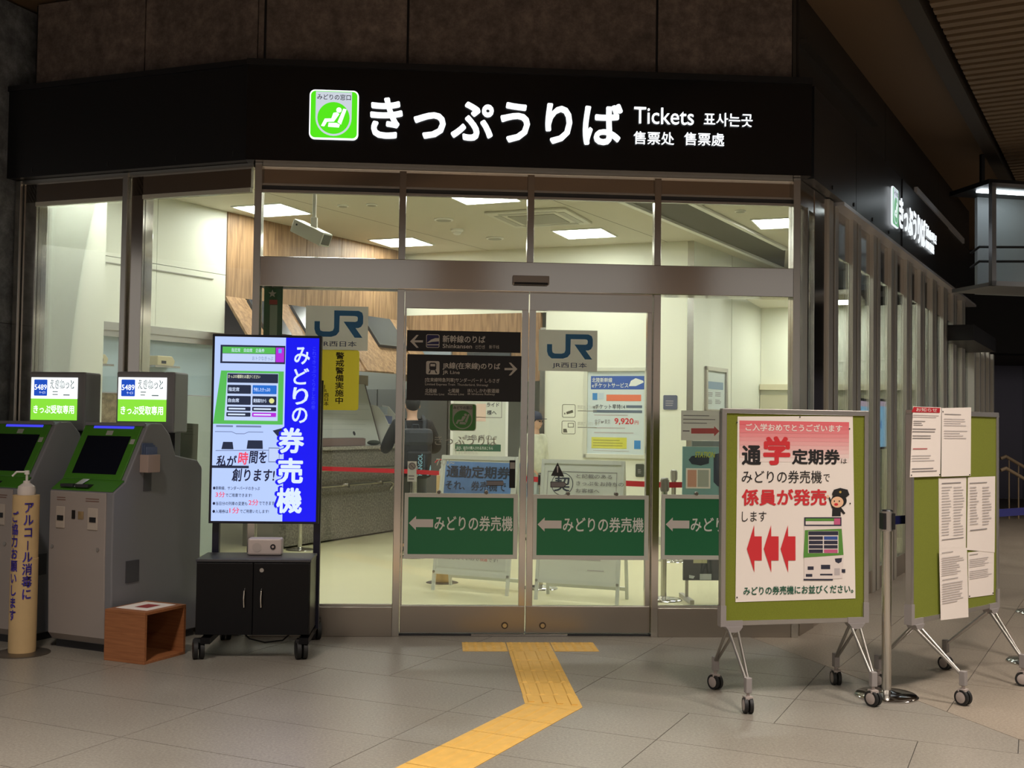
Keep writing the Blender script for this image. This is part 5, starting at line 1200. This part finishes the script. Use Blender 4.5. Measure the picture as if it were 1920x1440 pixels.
# ---- A-frame boards
def a_frame(label, pl_, pr_, tiltdeg, W_, H_):
    a, b = fl(*pl_), fl(*pr_); mid = (a+b)/2; rz = math.atan2((b-a).y, (b-a).x); w = (b-a).length
    t = thing('a_frame_board', label, 'sign board', mid, rz); th = math.radians(tiltdeg)
    s = t.sub(Matrix.Rotation(-th, 4, 'X')); h = w/2; L = H_/math.cos(th)
    AW_ = mat('aframe_white', (212, 214, 206), 0.4)
    for x in (-h, h-0.028): s.box('front_leg', x, x+0.028, 0, 0.022, 0.0, L, AW_)
    for z in (0.15, L-0.035): s.box('front_rail', -h+0.028, h-0.028, -0.004, 0.02, z, z+0.035, AW_)
    s.box('board', -h+0.028, h-0.028, 0.004, 0.014, 0.185, L-0.035, mat('aframe_panel', (216, 218, 208), 0.5))
    top = Vector((0, H_*math.tan(th), H_)); r = t.sub(Matrix.Translation((0, 2*H_*math.tan(th)+0.03, 0)) @ Matrix.Rotation(th, 4, 'X'))
    for x in (-h, h-0.025): r.box('rear_leg', x, x+0.025, -0.022, 0, 0, L, AW_)
    r.box('rear_rail', -h+0.025, h-0.025, -0.02, 0, 0.08, 0.11, AW_)
    for x in (-h+0.012, h-0.016): s.mk('hinge_bolt', MB().cyl((x, -0.004, 0.168), (x, 0, 0.168), 0.012), ALU)
    return t, s, h, L
BLS = mat('poster_sky', (96, 132, 186), 0.6, noise=(3, 0.35)); INKD = mat('ink_slate', (52, 58, 74), 0.7)
t, s, h, L = a_frame('white A-frame board with the blue sky poster behind the first green sign', (808, 1107), (952, 1119), 8, 0.7, 1.20)
s.rect('blue_poster', -h+0.045, h-0.045, L-0.36, L-0.055, BLS, 0.002)
s.rect('white_poster', -h+0.045, h-0.045, 0.21, L-0.37, mat('poster_plain', (206, 208, 200), 0.6), 0.002)
text(s, '通勤定期券', -h+0.06, h-0.06, L-0.20, L-0.09, INKD, 0.0, 0.03); text(s, 'それ、券売機で', -h+0.06, h-0.09, L-0.31, L-0.225, INKD, 0.0, 0.01)
text(s, '混雑しにくいので', -h+0.08, h-0.30, 0.285, 0.315, INKG, 0.0, 0.01); text(s, '快適', h-0.29, h-0.22, 0.285, 0.315, mat('ink_rose', (214, 130, 130), 0.7), 0.0, 0.01); text(s, 'です!', h-0.21, h-0.12, 0.285, 0.315, INKG, 0.0, 0.01)
t, s, h, L = a_frame('white A-frame notice board with a circled character behind the second green sign', (1001, 1125), (1159, 1136), 8, 0.7, 1.19)
x0, x1 = -h+0.06, h-0.06
for q in ((x0, x1, L-0.105, L-0.10), (x0, x1, L-0.32, L-0.315), (x0, x0+0.004, L-0.32, L-0.10), (x1-0.004, x1, L-0.32, L-0.10)): s.rect('printed_frame', *q, INKG, 0.002)
disc(s, 'circle', x0+0.135, L-0.21, 0.098, INKD, 0.002); disc(s, 'circle_field', x0+0.135, L-0.21, 0.092, mat('aframe_panel', (216, 218, 208), 0.5), 0.001)
text(s, '契', x0+0.065, x0+0.205, L-0.275, L-0.145, INKD, 0.0, 0.02)
for i, tx in enumerate(('と記載のある', 'きっぷをお持ちの', 'お客様へ')): text(s, tx, x0+0.26, x0+0.26+0.052*len(tx), L-0.155-0.062*i, L-0.118-0.062*i, INKG, 0.0, 0.004)
for tx, a, b, m in (('駅では、', 0.04, 0.17, INKD), ('変更', 0.20, 0.30, mat('ink_rose', (214, 130, 130), 0.7)), ('や払い戻し', 0.31, 0.56, INKD)): text(s, tx, x0+a, x0+b, L-0.385, L-0.335, m, 0.0, 0.006)
for i in range(2): lines(s, x0+0.05, x1-0.06, 0.40-0.05*i, 0.425-0.05*i, 1, INKL, 0.002)
lines(s, x1-0.22, x1-0.05, 0.265, 0.285, 1, INKL, 0.002)
# ---- tall white poster stand
pv = onY(898, 800, 4.7)
ps = thing('poster_stand', 'tall white poster stand behind the seat emblem sticker', 'poster stand', (pv.x, 4.7, 0))
x0, x1, z0, z1 = ps.pbox(845, 690, 953, 848); z0 = 0.9
b = MB()
for q in ((x0, x1, z1-0.03, z1), (x0, x1, z0, z0+0.03), (x0, x0+0.03, z0, z1), (x1-0.03, x1, z0, z1)): b.box(q[0], q[1], -0.012, 0.02, q[2], q[3])
ps.mk('frame', b, WHITE); ps.box('panel', x0+0.03, x1-0.03, 0, 0.01, z0+0.03, z1-0.03, mat('stand_panel', (210, 212, 200), 0.6))
ps.mk('post', MB().cyl(((x0+x1)/2, 0.03, 0.02), ((x0+x1)/2, 0.03, 1.2), 0.02), ALU, smooth=True); ps.mk('base', MB().lathe([(0.2, 0), (0.2, 0.015), (0.03, 0.03)], ((x0+x1)/2, 0.03, 0)), ALU, smooth=True)
ps.ptxt('ライド', 913, 755, 936, 763, INKD, -0.003, 0.01); ps.ptxt('様へ', 913, 769, 931, 778, INKD, -0.003, 0.01)
q = ps.pbox(940, 752, 941, 783, -0.002); ps.rect('printed_frame', *q, INKG, -0.002); ps.prect('printed_frame', 862, 782, 941, 783, INKG, -0.002); ps.prect('pink_patch', 893, 757, 911, 790, mat('patch_pinkish', (224, 196, 180), 0.7), -0.002)
ps.prect('green_band', 853, 833, 939, 846, mat('band_green', (46, 92, 66), 0.6), -0.002); ps.ptxt('当日、前日の購入される方はこちら', 856, 837, 924, 843, PRINTW, -0.004, 0)
ps.ptxt('お急ぎの', 870, 815, 922, 825, INKG, -0.003, 0)
# ---- red belt stanchions inside
s1, s2, s3, s4 = fl(775, 1046), fl(1244, 1126), fl(1013, 1104), fl(562, 1032)
s2w = CORN_R+DR*2.77-NR*0.004
g_ = 'red belt stanchions inside the office'
stanchion('red belt stanchion beside the customer with the backpack', s1, 1.0, [(s4.x, s4.y), (s3.x, s3.y, 0.04)], BELTR, 0.025, 0.16, g_, ALU)
stanchion('red belt stanchion in front of the poster wall, nearest the teal rack', s2, 1.04, [(s3.x, s3.y), (s2w.x+0.02, s2w.y)], BELTR, 0.025, 0.16, g_, ALU)
stanchion('dark-headed red belt stanchion near the meeting of the door leaves', s3, 1.04, None, BELTR, 0.025, 0.16, g_, BLACK)
stanchion('red belt stanchion seen under the digital display', s4, 1.0, None, BELTR, 0.025, 0.16, g_, ALU)
stanchion('plain belt stanchion by the foot of the poster wall', fl(1262, 1053), 1.0, None, BELTR, 0.025, 0.16, g_, ALU)
sanitizer('cream cardboard sanitizer post with a red pump inside the doors', fl(829, 1093), 0.0, 0.07, 1.0, mat('pump_red', (170, 40, 48), 0.4), False, 0.15)
# ---- teal magazine rack
mv = onY(1318, 900, 1.55)
mr_ = thing('magazine_rack', 'teal poster rack on a grey foot behind the third green sign', 'rack', (mv.x, 1.55, 0))
TEAL = mat('rack_teal', (126, 164, 164), 0.5)
x0, x1, z0, z1 = mr_.pbox(1280, 838, 1400, 925)
mr_.box('upper_panel', x0, x1, 0, 0.02, z0-0.3, z1, TEAL); mr_.box('card_holder', x0+0.08, x1-0.06, 0, 0.02, z1+0.002, z1+0.05, mat('holder_grey', (120, 128, 128), 0.5))
mr_.ptxt('STATION', 1303, 847, 1341, 858, mat('ink_lime', (190, 196, 84), 0.6), -0.004, 0.02, shear=0.2); mr_.ppoly('dark_blot', [(1291, 862), (1297, 855), (1318, 853), (1330, 857), (1329, 869), (1314, 873), (1297, 870)], INKD, -0.002); mr_.prect('photo_card', 1286, 878, 1332, 916, PAPER, -0.002); mr_.prect('photo_pink', 1289, 881, 1306, 913, mat('photo_pink', (206, 150, 130), 0.6), -0.003); mr_.prect('photo_grey', 1308, 881, 1329, 913, mat('photo_grey', (170, 170, 160), 0.6), -0.003)
mr_.ppoly('dark_bottle', [(1338, 852), (1348, 850), (1356, 852), (1356, 912), (1346, 912), (1338, 904)], INKD, -0.002)
x0, x1, z0b, z1b = mr_.pbox(1281, 1040, 1400, 1088); z0c = z0b
mr_.box('lower_panel', x0, x1, -0.01, 0.02, z0b, z1b+0.12, mat('rack_dark', (66, 70, 76), 0.5)); mr_.prect('lower_photo', 1312, 1076, 1334, 1087, mat('photo_pale', (190, 196, 196), 0.6), -0.012); mr_.prect('lower_card', 1300, 1047, 1326, 1056, mat('photo_cream', (190, 188, 150), 0.6), -0.012); mr_.ppoly('lower_photo', [(1292, 1078), (1303, 1080), (1300, 1085), (1292, 1084)], mat('photo_pale', (190, 196, 196), 0.6), -0.012)
xp = mr_.px(1289, 1100)[0]
mr_.box('foot_post', xp-0.012, xp+0.012, 0.02, 0.045, 0.03, z0b+0.6, ALU); mr_.box('foot', xp-0.018, xp+0.018, -0.18, 0.25, 0.004, 0.04, ALU); mr_.box('foot_post', x1-0.06, x1-0.03, 0.02, 0.045, 0.03, z0b+0.6, ALU); mr_.box('foot', x1-0.075, x1-0.015, -0.18, 0.25, 0.005, 0.04, ALU)
# ---- poster and plaques on the back wall
fp_ = thing('framed_poster', 'framed train service poster with blue heading and red price on the cream wall', 'poster', K0, ab)
x0, x1, z0, z1 = fp_.pbox(1095, 689, 1216, 859); b = MB()
for q in ((x0, x1, z1-0.05, z1), (x0, x1, z0, z0+0.05), (x0, x0+0.05, z0, z1), (x1-0.05, x1, z0, z1)): b.box(q[0], q[1], -0.03, 0.0, q[2], q[3])
fp_.mk('frame', b, mat('poster_frame', (208, 208, 192), 0.4), bevel=0.004); fp_.rect('poster', x0+0.05, x1-0.05, z0+0.05, z1-0.05, mat('poster_pale', (206, 216, 216), 0.5), -0.004)
yy = -0.006; PB = mat('poster_blue', (58, 92, 168), 0.5); PGY = mat('poster_slate', (96, 108, 124), 0.6)
fp_.prect('blue_heading', 1108, 705, 1208, 730, PB, yy); fp_.ptxt('北陸新幹線', 1110, 708, 1148, 717, PRINTW, yy-.002, .01); fp_.ptxt('eチケットサービス', 1110, 718, 1178, 727, PRINTW, yy-.002, .01)
fp_.ppoly('train_shape', [(1179, 724), (1183, 714), (1192, 709), (1206, 714), (1207, 717), (1192, 724)], PRINTW, yy-.002)
fp_.prect('orange_band', 1137, 740, 1202, 752, mat('poster_orange', (226, 120, 84), 0.6), yy); fp_.ptxt('eチケット早特14', 1112, 758, 1172, 767, INKD, yy, .012); fp_.prect('slate_tag', 1174, 760, 1204, 765, PGY, yy); fp_.prect('slate_band', 1112, 769, 1204, 774, PGY, yy)
fp_.ptxt('9,920', 1152, 784, 1188, 797, RED, yy, .02); fp_.ptxt('円', 1190, 789, 1197, 796, RED, yy); fp_.ptxt('金沢⇔東京', 1115, 786, 1144, 795, INKG, yy)
for a, b_ in ((777, 780), (801, 804), (810, 813)): q = fp_.pbox(1114, a, 1190, b_, yy); lines(fp_, *q, 1, INKL, yy, fill=0.7)
fp_.prect('yellow_block', 1109, 820, 1175, 841, mat('poster_yellow', (214, 210, 90), 0.6), yy); q = fp_.pbox(1112, 823, 1172, 838, yy-.002); lines(fp_, *q, 3, mat('ink_olive', (170, 166, 80), 0.7), yy-.002, fill=0.3); q = fp_.pbox(1112, 844, 1200, 847, yy); lines(fp_, *q, 1, INKL, yy)
fp_.prect('speech_box', 1122, 737, 1132, 748, mat('speech_pale', (190, 204, 214), 0.6), yy); fp_.prect('blue_patch', 1111, 737, 1120, 750, mat('patch_blue', (66, 134, 196), 0.6), yy); fp_.prect('blue_patch', 1189, 826, 1201, 842, mat('patch_blue', (66, 134, 196), 0.6), yy)
def plaque(label, bx, m, name='wall_plaque'):
    t = thing(name, label, 'plaque', K0, ab); x0, x1, z0, z1 = t.pbox(*bx); t.mk('plate', MB().prism(rring(x0, x1, z0, z1, 0.015), -0.012, 0.0, 'y'), m); lines(t, x0+0.03, x1-0.03, z0+0.04, z1-0.06, 3, INKL, -0.013, fill=0.25)
plaque('slate blue square plaque on the cream wall beside the steel corner strip', (1244, 741, 1270, 768), mat('plaque_blue', (92, 98, 118), 0.4))
plaque('dark grey upright plaque under the framed poster', (1192, 870, 1208, 894), mat('plaque_dark', (72, 74, 68), 0.4))
fn = thing('framed_notice', 'silver framed notice on the pale return wall', 'notice', K1, math.radians(55.4))
x0, x1, z0, z1 = fn.pbox(1321, 689, 1361, 775); b = MB()
for q in ((x0, x1, z1-0.05, z1), (x0, x1, z0, z0+0.05), (x0, x0+0.05, z0, z1), (x1-0.05, x1, z0, z1)): b.box(q[0], q[1], -0.03, -0.002, q[2], q[3])
fn.mk('frame', b, ALU); fn.rect('sheet', x0+0.05, x1-0.05, z0+0.05, z1-0.05, mat('sheet_pale', (196, 204, 200), 0.6), -0.006)
fn.prect('blue_picture', 1326, 716, 1356, 730, mat('pic_slate', (130, 150, 168), 0.6), -0.008)
for k in range(4): q = fn.pbox(1326+15*(k % 2), 735+14*(k//2), 1338+15*(k % 2), 744+14*(k//2), -0.008); lines(fn, *q, 3, INKG, -0.008, fill=0.4)
# ---- beige devices on the window ledge
for bx, l in (((163, 664, 191, 682), 'beige ticket printer on the ledge behind the half-hidden machine'), ((283, 668, 316, 686), 'beige ticket printer on the ledge behind the nearer machine')):
    t = thing('ledge_printer', l, 'printer', W0, AW); x0, x1, z0, z1 = t.pbox(*bx, 0.02)
    zz = 1.80
    t.mk('housing', MB().prism([(x0, z0), (x1-0.02, z0), (x1, z0+0.05), (x1-0.04, z1), (x0, z1)], -0.08, 0.095, 'y'), mat('device_beige', (184, 174, 140), 0.5), bevel=0.008)
    t.box('outlet', x0+0.05, x0+0.11, -0.084, -0.078, z0+0.02, z0+0.05, DARK); t.box('ledge', x0-0.05, x1+0.05, -0.10, 0.1, z0-0.02, z0, STEELD)
for nm, l, qd in (('glass_notice', 'pale green translucent notice on the pane behind the nearer machine', [(340, 793), (372, 795), (369, 883), (336, 876)]), ('glass_notice', 'small white sheet on the pane between the two machines', [(117, 820), (143, 822), (141, 856), (117, 853)])):
    t = thing(nm, l, 'notice', CORN_L, -AL); y = 0.018
    t.ppoly('paper', qd, mat('notice_pale', (168, 176, 152), 0.6), y); q = t.pbox(qd[0][0]+6, qd[0][1]+8, qd[1][0]-6, qd[1][1]+22, y-.002); lines(t, *q, 3, mat('notice_line', (140, 150, 124), 0.7), y-.002, fill=0.2)

# ---- lit screens put inside the long glazed side in place of glass reflections
for (bx, l) in (((1609, 752, 1630, 840), 'pale blue screen standing in for a reflection in the first bays of the glazed side'), ((1641, 752, 1662, 838), 'pale blue screen standing in for a reflection further along the glazed side')):
    o_ = CORN_R-NR*0.55; t = thing('reflection_screen', l, 'screen', o_, AR); x0, x1, z0, z1 = t.pbox(*bx)
    t.box('housing', x0-0.03, x1+0.03, 0.002, 0.06, z0-0.03, z1+0.03, MD); t.rect('screen', x0, x1, z0, z1, mat('info_blue', (150, 206, 240), 0.3, emit=1.1), 0.0)
    zz = z1-(z1-z0)*0.3; t.rect('screen_banner', x0, x1, z1-0.06, z1, mat('info_pink', (214, 190, 210), 0.3, emit=1.0), -0.001); disc(t, 'screen_mark', (x0+x1)/2, zz-0.12, 0.05, mat('info_deep', (60, 130, 220), 0.3, emit=0.9), -0.001)
    t.box('stand_column', (x0+x1)/2-0.12, (x0+x1)/2+0.12, 0.01, 0.3, 0.005, z0-0.03, MG)

# ================================================================== PEOPLE
def skin(name, pts, edges, radii, m, parent, root=0, sub=2):
    me = bpy.data.meshes.new(name); me.from_pydata([Vector(p) for p in pts], edges, []); me.update()
    o = bpy.data.objects.new(name, me); COL.objects.link(o); o.parent = parent; me.materials.append(m)
    o.modifiers.new('skin', 'SKIN').use_smooth_shade = True
    for i, r in enumerate(radii): me.skin_vertices[0].data[i].radius = r if isinstance(r, tuple) else (r, r)
    me.skin_vertices[0].data[root].use_root = True
    k = o.modifiers.new('sub', 'SUBSURF'); k.levels = sub; k.render_levels = sub
    return o
def person(label, loc, rz, H, coat, trous, hair, cap=None, arms=None, lean=0.0):
    t = thing('person', label, 'person', loc, rz); k = H/1.75
    SK_ = mat('skin_tone', (206, 164, 138), 0.6)
    S_ = lambda x, y, z: (x*k, (y-lean*max(0, z-0.9))*k, z*k)
    arms = arms or {-1: ((-0.26, 0.02, 1.14), (-0.27, -0.06, 0.90)), 1: ((0.26, 0.02, 1.14), (0.27, -0.06, 0.90))}
    P = [S_(0, 0, .95), S_(0, 0, 1.14), S_(0, .01, 1.34), S_(0, .01, 1.49), S_(0, -.005, 1.57), S_(0, -.01, 1.63), S_(0, -.005, 1.70)]
    R = [.11, .10, .11, .05, .06, .078, .06]; E_ = [(i, i+1) for i in range(6)]
    for s in (-1, 1):
        b = len(P); el, wr_ = arms[s]; wv = Vector(wr_); dv = (Vector(wr_)-Vector(el)).normalized()
        hd_ = wv+dv*0.07
        P += [S_(s*.17, .01, 1.41), S_(*el), S_(*wr_), S_(*hd_)]; R += [.055, .042, .028, .03]; E_ += [(2, b), (b, b+1), (b+1, b+2), (b+2, b+3)]
        px_ = dv.cross(Vector((0, 0, 1)));  px_ = px_.normalized() if px_.length > 0.1 else Vector((0, 1, 0))
        for j, (o_, ln) in enumerate(((-.03, .065), (-.01, .078), (.01, .074), (.03, .058))):
            c = len(P); m1 = hd_+px_*o_+dv*0.02; m2 = m1+dv*ln*0.6+Vector((0, -0.008, -0.004)); m3 = m2+dv*ln*0.4+Vector((0, -0.012, -0.006))
            P += [S_(*m1), S_(*m2), S_(*m3)]; R += [.009, .008, .007]; E_ += [(b+3, c), (c, c+1), (c+1, c+2)]
        c = len(P); m1 = wv+dv*0.03-px_*0.04; m2 = m1+dv*0.045-px_*0.012; P += [S_(*m1), S_(*m2)]; R += [.010, .008]; E_ += [(b+2, c), (c, c+1)]
        b = len(P); P += [S_(s*.09, 0, .90), S_(s*.10, -.01, .50), S_(s*.10, .02, .10), S_(s*.105, -.10, .045)]; R += [.08, .055, .04, .035]; E_ += [(0, b), (b, b+1), (b+1, b+2), (b+2, b+3)]
    body = skin('body', P, E_, [r*k for r in R], SK_, t.o)
    P = [S_(0, 0, .88), S_(0, 0, 1.12), S_(0, .01, 1.33), S_(0, .01, 1.46)]; R = [(.165, .13), (.165, .125), (.17, .12), (.09, .08)]; E_ = [(0, 1), (1, 2), (2, 3)]
    for s in (-1, 1):
        b = len(P); el, wr_ = arms[s]; P += [S_(s*.185, .01, 1.41), S_(*el), S_(*wr_)]; R += [(.085, .085), (.072, .072), (.055, .055)]; E_ += [(2, b), (b, b+1), (b+1, b+2)]
    skin('coat', P, E_, [(r[0]*k, r[1]*k) for r in R], coat, t.o)
    P = [S_(0, 0, .97)]; R = [.13]; E_ = []
    for s in (-1, 1):
        b = len(P); P += [S_(s*.09, 0, .86), S_(s*.10, -.01, .50), S_(s*.10, .02, .09)]; R += [.10, .078, .066]; E_ += [(0, b), (b, b+1), (b+1, b+2)]
    skin('trousers', P, E_, [r*k for r in R], trous, t.o)
    for s in (-1, 1): t.mk('shoe', MB().ball((S_(s*.105, -.06, .045)), 0.06*k, 14, 8, (0.8, 2.1, 0.78)), DARK, smooth=True)
    c = S_(0, .012, 1.665); t.mk('hair', MB().ball(c, 0.098*k, 18, 10, (0.86, 1.0, 1.02)), hair, parent=body, smooth=True)
    f = S_(0, -.075, 1.63)
    t.mk('face', MB().ball(S_(0, -.035, 1.625), 0.082*k, 16, 10, (0.84, 0.82, 1.15)), SK_, parent=body, smooth=True)
    t.mk('nose', MB().ball(S_(0, -.106, 1.615), 0.014*k, 8, 6, (0.8, 1, 1.2)), SK_, parent=body, smooth=True)
    for s in (-1, 1):
        t.mk('eye', MB().ball(S_(s*.03, -.095, 1.642), 0.009*k, 8, 6), INK, parent=body); t.mk('ear', MB().ball(S_(s*.08, .0, 1.63), 0.022*k, 8, 6, (0.4, 0.8, 1.3)), SK_, parent=body, smooth=True)
    t.mk('mouth', MB().ball(S_(0, -.098, 1.585), 0.018*k, 8, 6, (1, 0.3, 0.3)), mat('lip', (170, 96, 88), 0.6), parent=body)
    if cap:
        t.mk('cap', MB().lathe([(.106*k, 0), (.108*k, .04*k), (.09*k, .085*k), (.05*k, .115*k), (.005*k, .122*k)], S_(0, .01, 1.665), 24), cap, smooth=True)
        t.mk('cap_brim', MB().prism([(.085*k*math.cos(a), -.07*k-.11*k*math.sin(a)) for a in [math.pi*i/10 for i in range(11)]], S_(0, 0, 1.672)[2], S_(0, 0, 1.68)[2], 'z'), cap)
    return t
BLKC = mat('coat_black', (13, 13, 15), 0.75, noise=(30, 0.25)); GRYT = mat('trousers_grey', (70, 72, 72), 0.85); HAIR = mat('hair_black', (20, 18, 18), 0.55)
pp = onY(771, 900, 5.0)
ah = {-1: ((-0.30, -0.05, 1.16), (-0.30, -0.30, 1.14)), 1: ((0.28, -0.05, 1.16), (0.24, -0.30, 1.14))}
person('person in a black coat at the granite counter carrying a dark backpack', (pp.x, 5.0, 0), math.pi+0.25, 1.80, BLKC, GRYT, HAIR, arms=ah)
bkp = thing('backpack', 'dark grey backpack with pale blue vertical lettering on the back of a customer', 'backpack', (pp.x, 5.0, 0), 0.25)
BPM = mat('backpack_dark', (20, 22, 26), 0.7, noise=(40, 0.2)); BP2 = mat('backpack_grey', (44, 48, 54), 0.7, noise=(40, 0.15))
bkp.box('main_bag', -0.16, 0.16, -0.36, -0.145, 0.86, 1.40, BPM, bevel=0.06); bkp.box('front_pocket', -0.14, 0.14, -0.40, -0.34, 0.88, 1.17, BPM, bevel=0.025); bkp.box('top_flap', -0.165, 0.165, -0.375, -0.14, 1.22, 1.42, BP2, bevel=0.05)
for s in (-1, 1): bkp.mk('strap', MB().tube([(s*0.10, -0.15, 1.36), (s*0.12, -0.10, 1.50), (s*0.13, 0.02, 1.555), (s*0.14, 0.15, 1.44)], 0.022, 8), BP2, smooth=True)
bkp.mk('grab_loop', MB().tube([(-0.04, -0.16, 1.41), (-0.03, -0.17, 1.46), (0.03, -0.17, 1.46), (0.04, -0.16, 1.41)], 0.010, 8), BP2, smooth=True)
LBLU = mat('print_pale_blue', (136, 190, 214), 0.6)
v_, f_ = glyphs('KANGOL', 0.02)
def side_text(fr, s, x0, x1, z0, z1, y, m, bold=0.02):
    v, f = glyphs(s, bold); ax, bx = min(p.x for p in v), max(p.x for p in v); ay, by = min(p.y for p in v), max(p.y for p in v)
    return link_mesh('lettering', [Vector((x1-(p.y-ay)/(by-ay)*(x1-x0), y-p.z, z0+(p.x-ax)/(bx-ax)*(z1-z0))) for p in v], f, m, fr.o)
side_text(bkp, 'KANGOL', -0.02, 0.03, 0.90, 1.14, -0.402, LBLU); side_text(bkp, 'SINCE 1938 ENGLAND', 0.045, 0.06, 0.92, 1.13, -0.402, mat('print_slate_blue', (84, 112, 132), 0.6), 0)
bkp.mk('animal_mark', MB().poly([(0.08, -0.402, 0.905), (0.105, -0.402, 0.93), (0.115, -0.402, 0.99), (0.125, -0.402, 1.02), (0.13, -0.402, 0.98), (0.12, -0.402, 0.92), (0.10, -0.402, 0.90)]), LBLU)
pq = onY(1003, 820, 6.3)
person('person in a pale jacket and navy cap near the staff doorway', (pq.x, 6.3, 0), 0.9, 1.62, mat('jacket_pale', (206, 206, 184), 0.8, noise=(20, 0.1)), mat('jeans_pale', (176, 186, 190), 0.8), HAIR, cap=mat('cap_navy', (36, 42, 62), 0.7))
pr = onY(1502, 800, 3.2)
person('dark-haired person in a white top behind the corner pane', (pr.x, 3.2, 0), -0.4, 1.76, mat('top_white', (214, 212, 206), 0.8), GRYT, HAIR)

# ================================================================== FAR CONCOURSE
gp = onY(1858, 440, 3.6)
gb_ = thing('lit_glass_box', 'lit glass enclosure with black handrails hanging over the concourse', 'glass box', (gp.x, 3.6, 0), math.radians(8))
x0, x1, z0, z1 = gb_.pbox(1857, 348, 2010, 539); b = MB(); GW = mat('box_frame', (160, 162, 164), 0.35, 0.8)
for q in ((x0, x1, z1-0.04, z1), (x0, x1, z0, z0+0.05), (x0, x0+0.05, z0, z1), (x1-0.05, x1, z0, z1)): b.box(q[0], q[1], -0.03, 0.03, q[2], q[3])
gb_.mk('frame', b, GW); gb_.box('pane', x0+0.05, x1-0.05, -0.005, 0.005, z0+0.05, z1-0.04, GLASS)
gb_.box('back_panel', x0+0.32, x1, 0.7, 0.75, z0, z1, mat('box_panel', (176, 186, 190), 0.35)); gb_.box('floor_panel', x0, x1, 0.03, 0.7, z0, z0+0.04, GW); gb_.box('top_panel', x0, x1, 0.03, 0.75, z1, z1+0.05, BLACK)
gb_.box('hanger', x0+0.1, x0+0.14, 0.3, 0.34, z1+0.05, Z_CEIL-0.15, BLACK); gb_.box('hanger', x1-0.14, x1-0.1, 0.3, 0.34, z1+0.05, Z_CEIL-0.11, BLACK); gb_.box('light_strip', x0+0.1, x1-0.1, 0.3, 0.4, z1-0.02, z1, mat('strip_light', (230, 240, 246), 0.4, emit=7.0))
for zz in (z0+0.32, z0+0.48): gb_.mk('handrail', MB().tube([(x0+0.1, 0.5, zz-0.06), (x0+0.14, 0.4, zz), (x1-0.1, 0.4, zz+0.03)], 0.014, 8), BLACK, smooth=True)
for i, (l, y_o) in enumerate((('upper beige handrail of the far stairs', 0.0), ('lower beige handrail of the far stairs', 0.12))):
    t = thing('stair_handrail', l, 'handrail', (0, 0, 0)); yv = 11.0-0.45*i
    a = onY(1876, 860+22*i, yv); b_ = onY(1886, 856+22*i, yv); c = onY(1945, 890+22*i, yv); BG = mat('rail_beige', (172, 150, 120), 0.4)
    t.mk('rail', MB().tube([a, b_, c], 0.03, 10), BG, smooth=True)
    for f in (0.1, 0.4, 0.7, 1.0):
        p = b_+(c-b_)*f; t.mk('baluster', MB().cyl(p, (p.x, p.y, 0.0), 0.012, 0.012, 8), BG, smooth=True)
